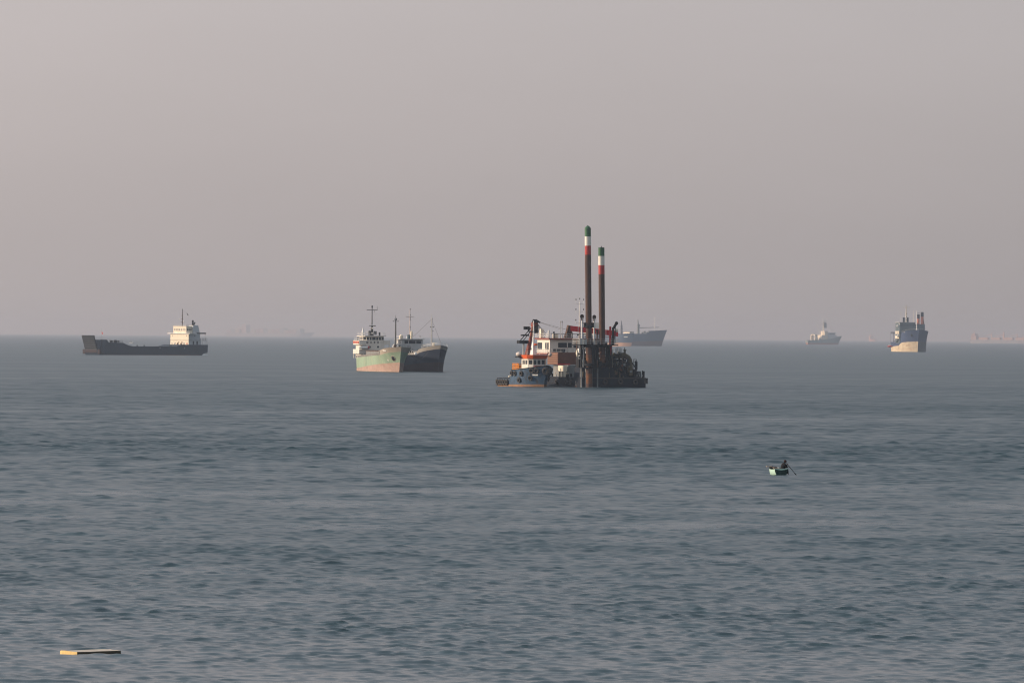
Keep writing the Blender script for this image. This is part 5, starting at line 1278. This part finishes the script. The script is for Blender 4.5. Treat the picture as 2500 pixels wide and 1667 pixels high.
def person_in_skiff():
    """seated figure leaning over the oar; one skinned surface, clothes as separate shells"""
    R = bpy.data.objects.new("person", None); scene.collection.objects.link(R)
    R.matrix_world = skiff_root.matrix_basis @ Matrix.Translation((-0.42, -0.22, 0.29)) @ Matrix.Rotation(math.radians(-74), 4, 'Z') @ Matrix.Scale(1.18, 4)
    tag(R, "person in dark clothes and cap sitting in the small boat, leaning over an oar", "person")
    # local x = the way the person faces, z up, origin on the thwart
    cloth = material("dark_jacket", (0.010, 0.010, 0.012), 0.9, vary=0.3)
    skin = material("tanned_skin", (0.20, 0.085, 0.05), 0.6, vary=0.1)
    maroon_c = material("dark_red_cap", (0.035, 0.012, 0.012), 0.85, vary=0.2)
    def skinned(name, verts, edges, radii, mat, parent, sub=2):
        me = bpy.data.meshes.new(name); me.from_pydata(verts, edges, []); me.materials.append(mat)
        ob = bpy.data.objects.new(name, me); scene.collection.objects.link(ob); ob.parent = parent
        md = ob.modifiers.new("skin", 'SKIN'); md.use_smooth_shade = True
        for i, r in enumerate(radii):
            sv = me.skin_vertices[0].data[i]; sv.radius = r if isinstance(r, tuple) else (r, r)
            sv.use_root = (i == 0)
        ss = ob.modifiers.new("subdivision", 'SUBSURF'); ss.levels = sub; ss.render_levels = sub
        return ob
    V = [(0, 0, 0.09), (0.06, 0, 0.27), (0.13, 0, 0.45), (0.17, 0, 0.53),                       # pelvis, waist, chest, neck base
         (0.20, 0, 0.585), (0.235, 0, 0.66), (0.25, 0, 0.75),                                        # neck, head, crown
         (0.12, 0.18, 0.46), (0.27, 0.25, 0.25), (0.46, 0.11, 0.28), (0.535, 0.055, 0.305),            # left arm
         (0.12, -0.18, 0.46), (0.22, -0.26, 0.29), (0.34, -0.06, 0.43), (0.395, 0.03, 0.475),       # right arm
         (0.02, 0.10, 0.07), (0.36, 0.15, 0.16), (0.42, 0.15, -0.16), (0.50, 0.15, -0.20),          # left leg
         (0.02, -0.10, 0.07), (0.35, -0.17, 0.14), (0.38, -0.16, -0.17), (0.46, -0.16, -0.21)]
    E = [(0, 1), (1, 2), (2, 3), (3, 4), (4, 5), (5, 6), (2, 7), (7, 8), (8, 9), (9, 10), (2, 11), (11, 12), (12, 13), (13, 14), (0, 15), (15, 16), (16, 17), (17, 18), (0, 19), (19, 20), (20, 21), (21, 22)]
    rad = [0.17, 0.17, (0.21, 0.16), 0.10, 0.055, (0.085, 0.095), 0.07, 0.09, 0.07, 0.05, 0.03, 0.09, 0.07, 0.05, 0.03, 0.12, 0.075, 0.055, 0.04, 0.11, 0.075, 0.055, 0.04]
    body = skinned("body", V, E, rad, cloth, R)
    # face, ears, hands in skin colour
    f = MB().ball((0.262, 0, 0.66), (0.082, 0.074, 0.10), 14, 10).ball((0.345, 0, 0.655), (0.022, 0.014, 0.022), 8, 6).ball((0.25, 0.078, 0.655), (0.022, 0.012, 0.03), 8, 6).ball((0.25, -0.078, 0.655), (0.022, 0.012, 0.03), 8, 6)
    face = f.build("face", skin, R, True)
    for s in (-1, 1): MB().ball((0.334, s * 0.03, 0.675), (0.012, 0.014, 0.008), 8, 5).build("eye", black, face, True)
    MB().ball((0.335, 0, 0.612), (0.012, 0.028, 0.007), 8, 5).build("mouth", maroon_c, face, True)
    MB().lathe([(0.098, 0.68), (0.10, 0.72), (0.088, 0.765), (0.05, 0.79), (0.005, 0.797)], (0.245, 0, 0), 16).add([(0.28, -0.075, 0.70), (0.40, -0.055, 0.69), (0.40, 0.055, 0.69), (0.28, 0.075, 0.70), (0.28, -0.075, 0.715), (0.40, -0.055, 0.70), (0.40, 0.055, 0.70), (0.28, 0.075, 0.715)], [(3, 2, 1, 0), (4, 5, 6, 7), (0, 1, 5, 4), (1, 2, 6, 5), (2, 3, 7, 6), (3, 0, 4, 7)]).build("cap", maroon_c, R, True)
    for c, s in (((0.545, 0.045, 0.305), 1), ((0.405, 0.045, 0.475), -1)):
        hv, he, hr = [c, (c[0] + 0.045, c[1], c[2] + 0.015), (c[0] + 0.075, c[1], c[2] + 0.015)], [(0, 1), (1, 2)], [0.028, 0.034, 0.03]
        hand = skinned("hand", hv, he, hr, skin, R, 1)
        for k in range(4):
            b0 = (c[0] + 0.075, c[1] - 0.03 + 0.02 * k, c[2] + 0.025)
            l_ = (0.034, 0.040, 0.037, 0.028)[k]
            skinned("finger", [b0, (b0[0] + l_, b0[1], b0[2] - 0.004), (b0[0] + l_ + 0.004, b0[1], b0[2] - 0.034), (b0[0] + 0.008, b0[1], b0[2] - 0.046)], [(0, 1), (1, 2), (2, 3)], [0.010, 0.0095, 0.009, 0.008], skin, hand, 1)
        skinned("thumb", [(c[0] + 0.03, c[1] - s * 0.03, c[2] + 0.01), (c[0] + 0.06, c[1] - s * 0.052, c[2] - 0.005), (c[0] + 0.085, c[1] - s * 0.04, c[2] - 0.02)], [(0, 1), (1, 2)], [0.011, 0.010, 0.009], skin, hand, 1)
    MB().torus((0.155, 0, 0.505), (0.35, 0, 1), 0.085, 0.028, 16, 7).build("collar", material("dark_red_shirt", (0.10, 0.025, 0.02), 0.9), R, True)
    # the oar in both hands, its blade dipping into the water
    b_ = MB().bar((0.38, 0.05, 0.56), (1.12, 0.01, -0.21), 0.02, n=8).add([(1.08, -0.05, -0.15), (1.08, 0.07, -0.15), (1.40, 0.05, -0.49), (1.40, -0.05, -0.49), (1.06, -0.05, -0.17), (1.06, 0.07, -0.17), (1.38, 0.05, -0.51), (1.38, -0.05, -0.51)], [(0, 1, 2, 3), (7, 6, 5, 4), (0, 4, 5, 1), (1, 5, 6, 2), (2, 6, 7, 3), (3, 7, 4, 0)])
    oar = b_.build("oar", material("wet_dark_wood", (0.03, 0.028, 0.024), 0.6, vary=0.2))
    oar.matrix_world = R.matrix_world.copy()
    tag(oar, "dark oar in the person's hands dipping into the water", "oar")
    return R
person_in_skiff()

# ------------------------------------------------------------------ drifting slab near the shore
def drifting_slab():
    p = pix(188.0, 1598.0)
    R = bpy.data.objects.new("float_slab", None); scene.collection.objects.link(R)
    R.location = (p.x, p.y, 0.03)
    R.rotation_euler = (math.radians(1.0), math.radians(-0.6), math.radians(37))
    k = fit(191.5, 1599.0); R.scale = (k, k, 0.74 * k)
    tag(R, "flat yellow-sided foam slab drifting alone in the near water", "float")
    foam = material("yellowed_foam", (0.62, 0.44, 0.19), 0.85, wear=0.3, wear_color=(0.42, 0.28, 0.12), wear_scale=5, vary=0.15)
    top_m = material("weathered_foam_top", (0.50, 0.43, 0.36), 0.85, wear=0.3, wear_color=(0.28, 0.22, 0.18), wear_scale=4, vary=0.15)
    # x along the dark long edge, y along the lit end; near corner at the origin; far end rounded
    out = [(0, 0), (2.16, -0.02), (2.2, 0.3), (2.16, 1.0), (1.9, 1.45), (0.75, 1.62), (0.35, 1.58), (0.08, 1.44), (-0.02, 1.1), (-0.03, 0.5)]
    rnd = random.Random(2)
    ring = []
    for (x0, y0), (x1, y1) in zip(out, out[1:] + out[:1]):
        for k in range(4):
            q = k / 4; ring.append((x0 + (x1 - x0) * q + rnd.uniform(-.008, .008), y0 + (y1 - y0) * q + rnd.uniform(-.008, .008)))
    th = [(0.125 - 0.035 * (x / 2.2)) * (1 - 0.85 * max(0, min(1, (y - 0.9) / 0.7)) ** 2) + rnd.uniform(-.006, .006) for x, y in ring]
    n = len(ring)
    m = MB().add([(x, y, -0.16) for x, y in ring] + [(x, y, t) for (x, y), t in zip(ring, th)], [(i, (i + 1) % n, n + (i + 1) % n, n + i) for i in range(n)] + [tuple(range(n - 1, -1, -1))])
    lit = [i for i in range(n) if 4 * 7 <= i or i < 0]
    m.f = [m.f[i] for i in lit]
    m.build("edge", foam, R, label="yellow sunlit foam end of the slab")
    grime_shade = material("algae_shade_foam", (0.10, 0.085, 0.06), 0.85, wear=0.4, wear_color=(0.05, 0.045, 0.035), wear_scale=4, vary=0.3)  # shade of the unlit sides put into the colour, over wet algae grime
    MB().add([(x, y, -0.16) for x, y in ring] + [(x, y, t) for (x, y), t in zip(ring, th)], [(i, (i + 1) % n, n + (i + 1) % n, n + i) for i in range(4 * 7)] + [tuple(range(n - 1, -1, -1))]).build("edge", grime_shade, R)
    MB().add([(x * 0.999, y * 0.999, t) for (x, y), t in zip(ring, th)], [tuple(range(n))]).build("top", top_m, R)
    return R
drifting_slab()
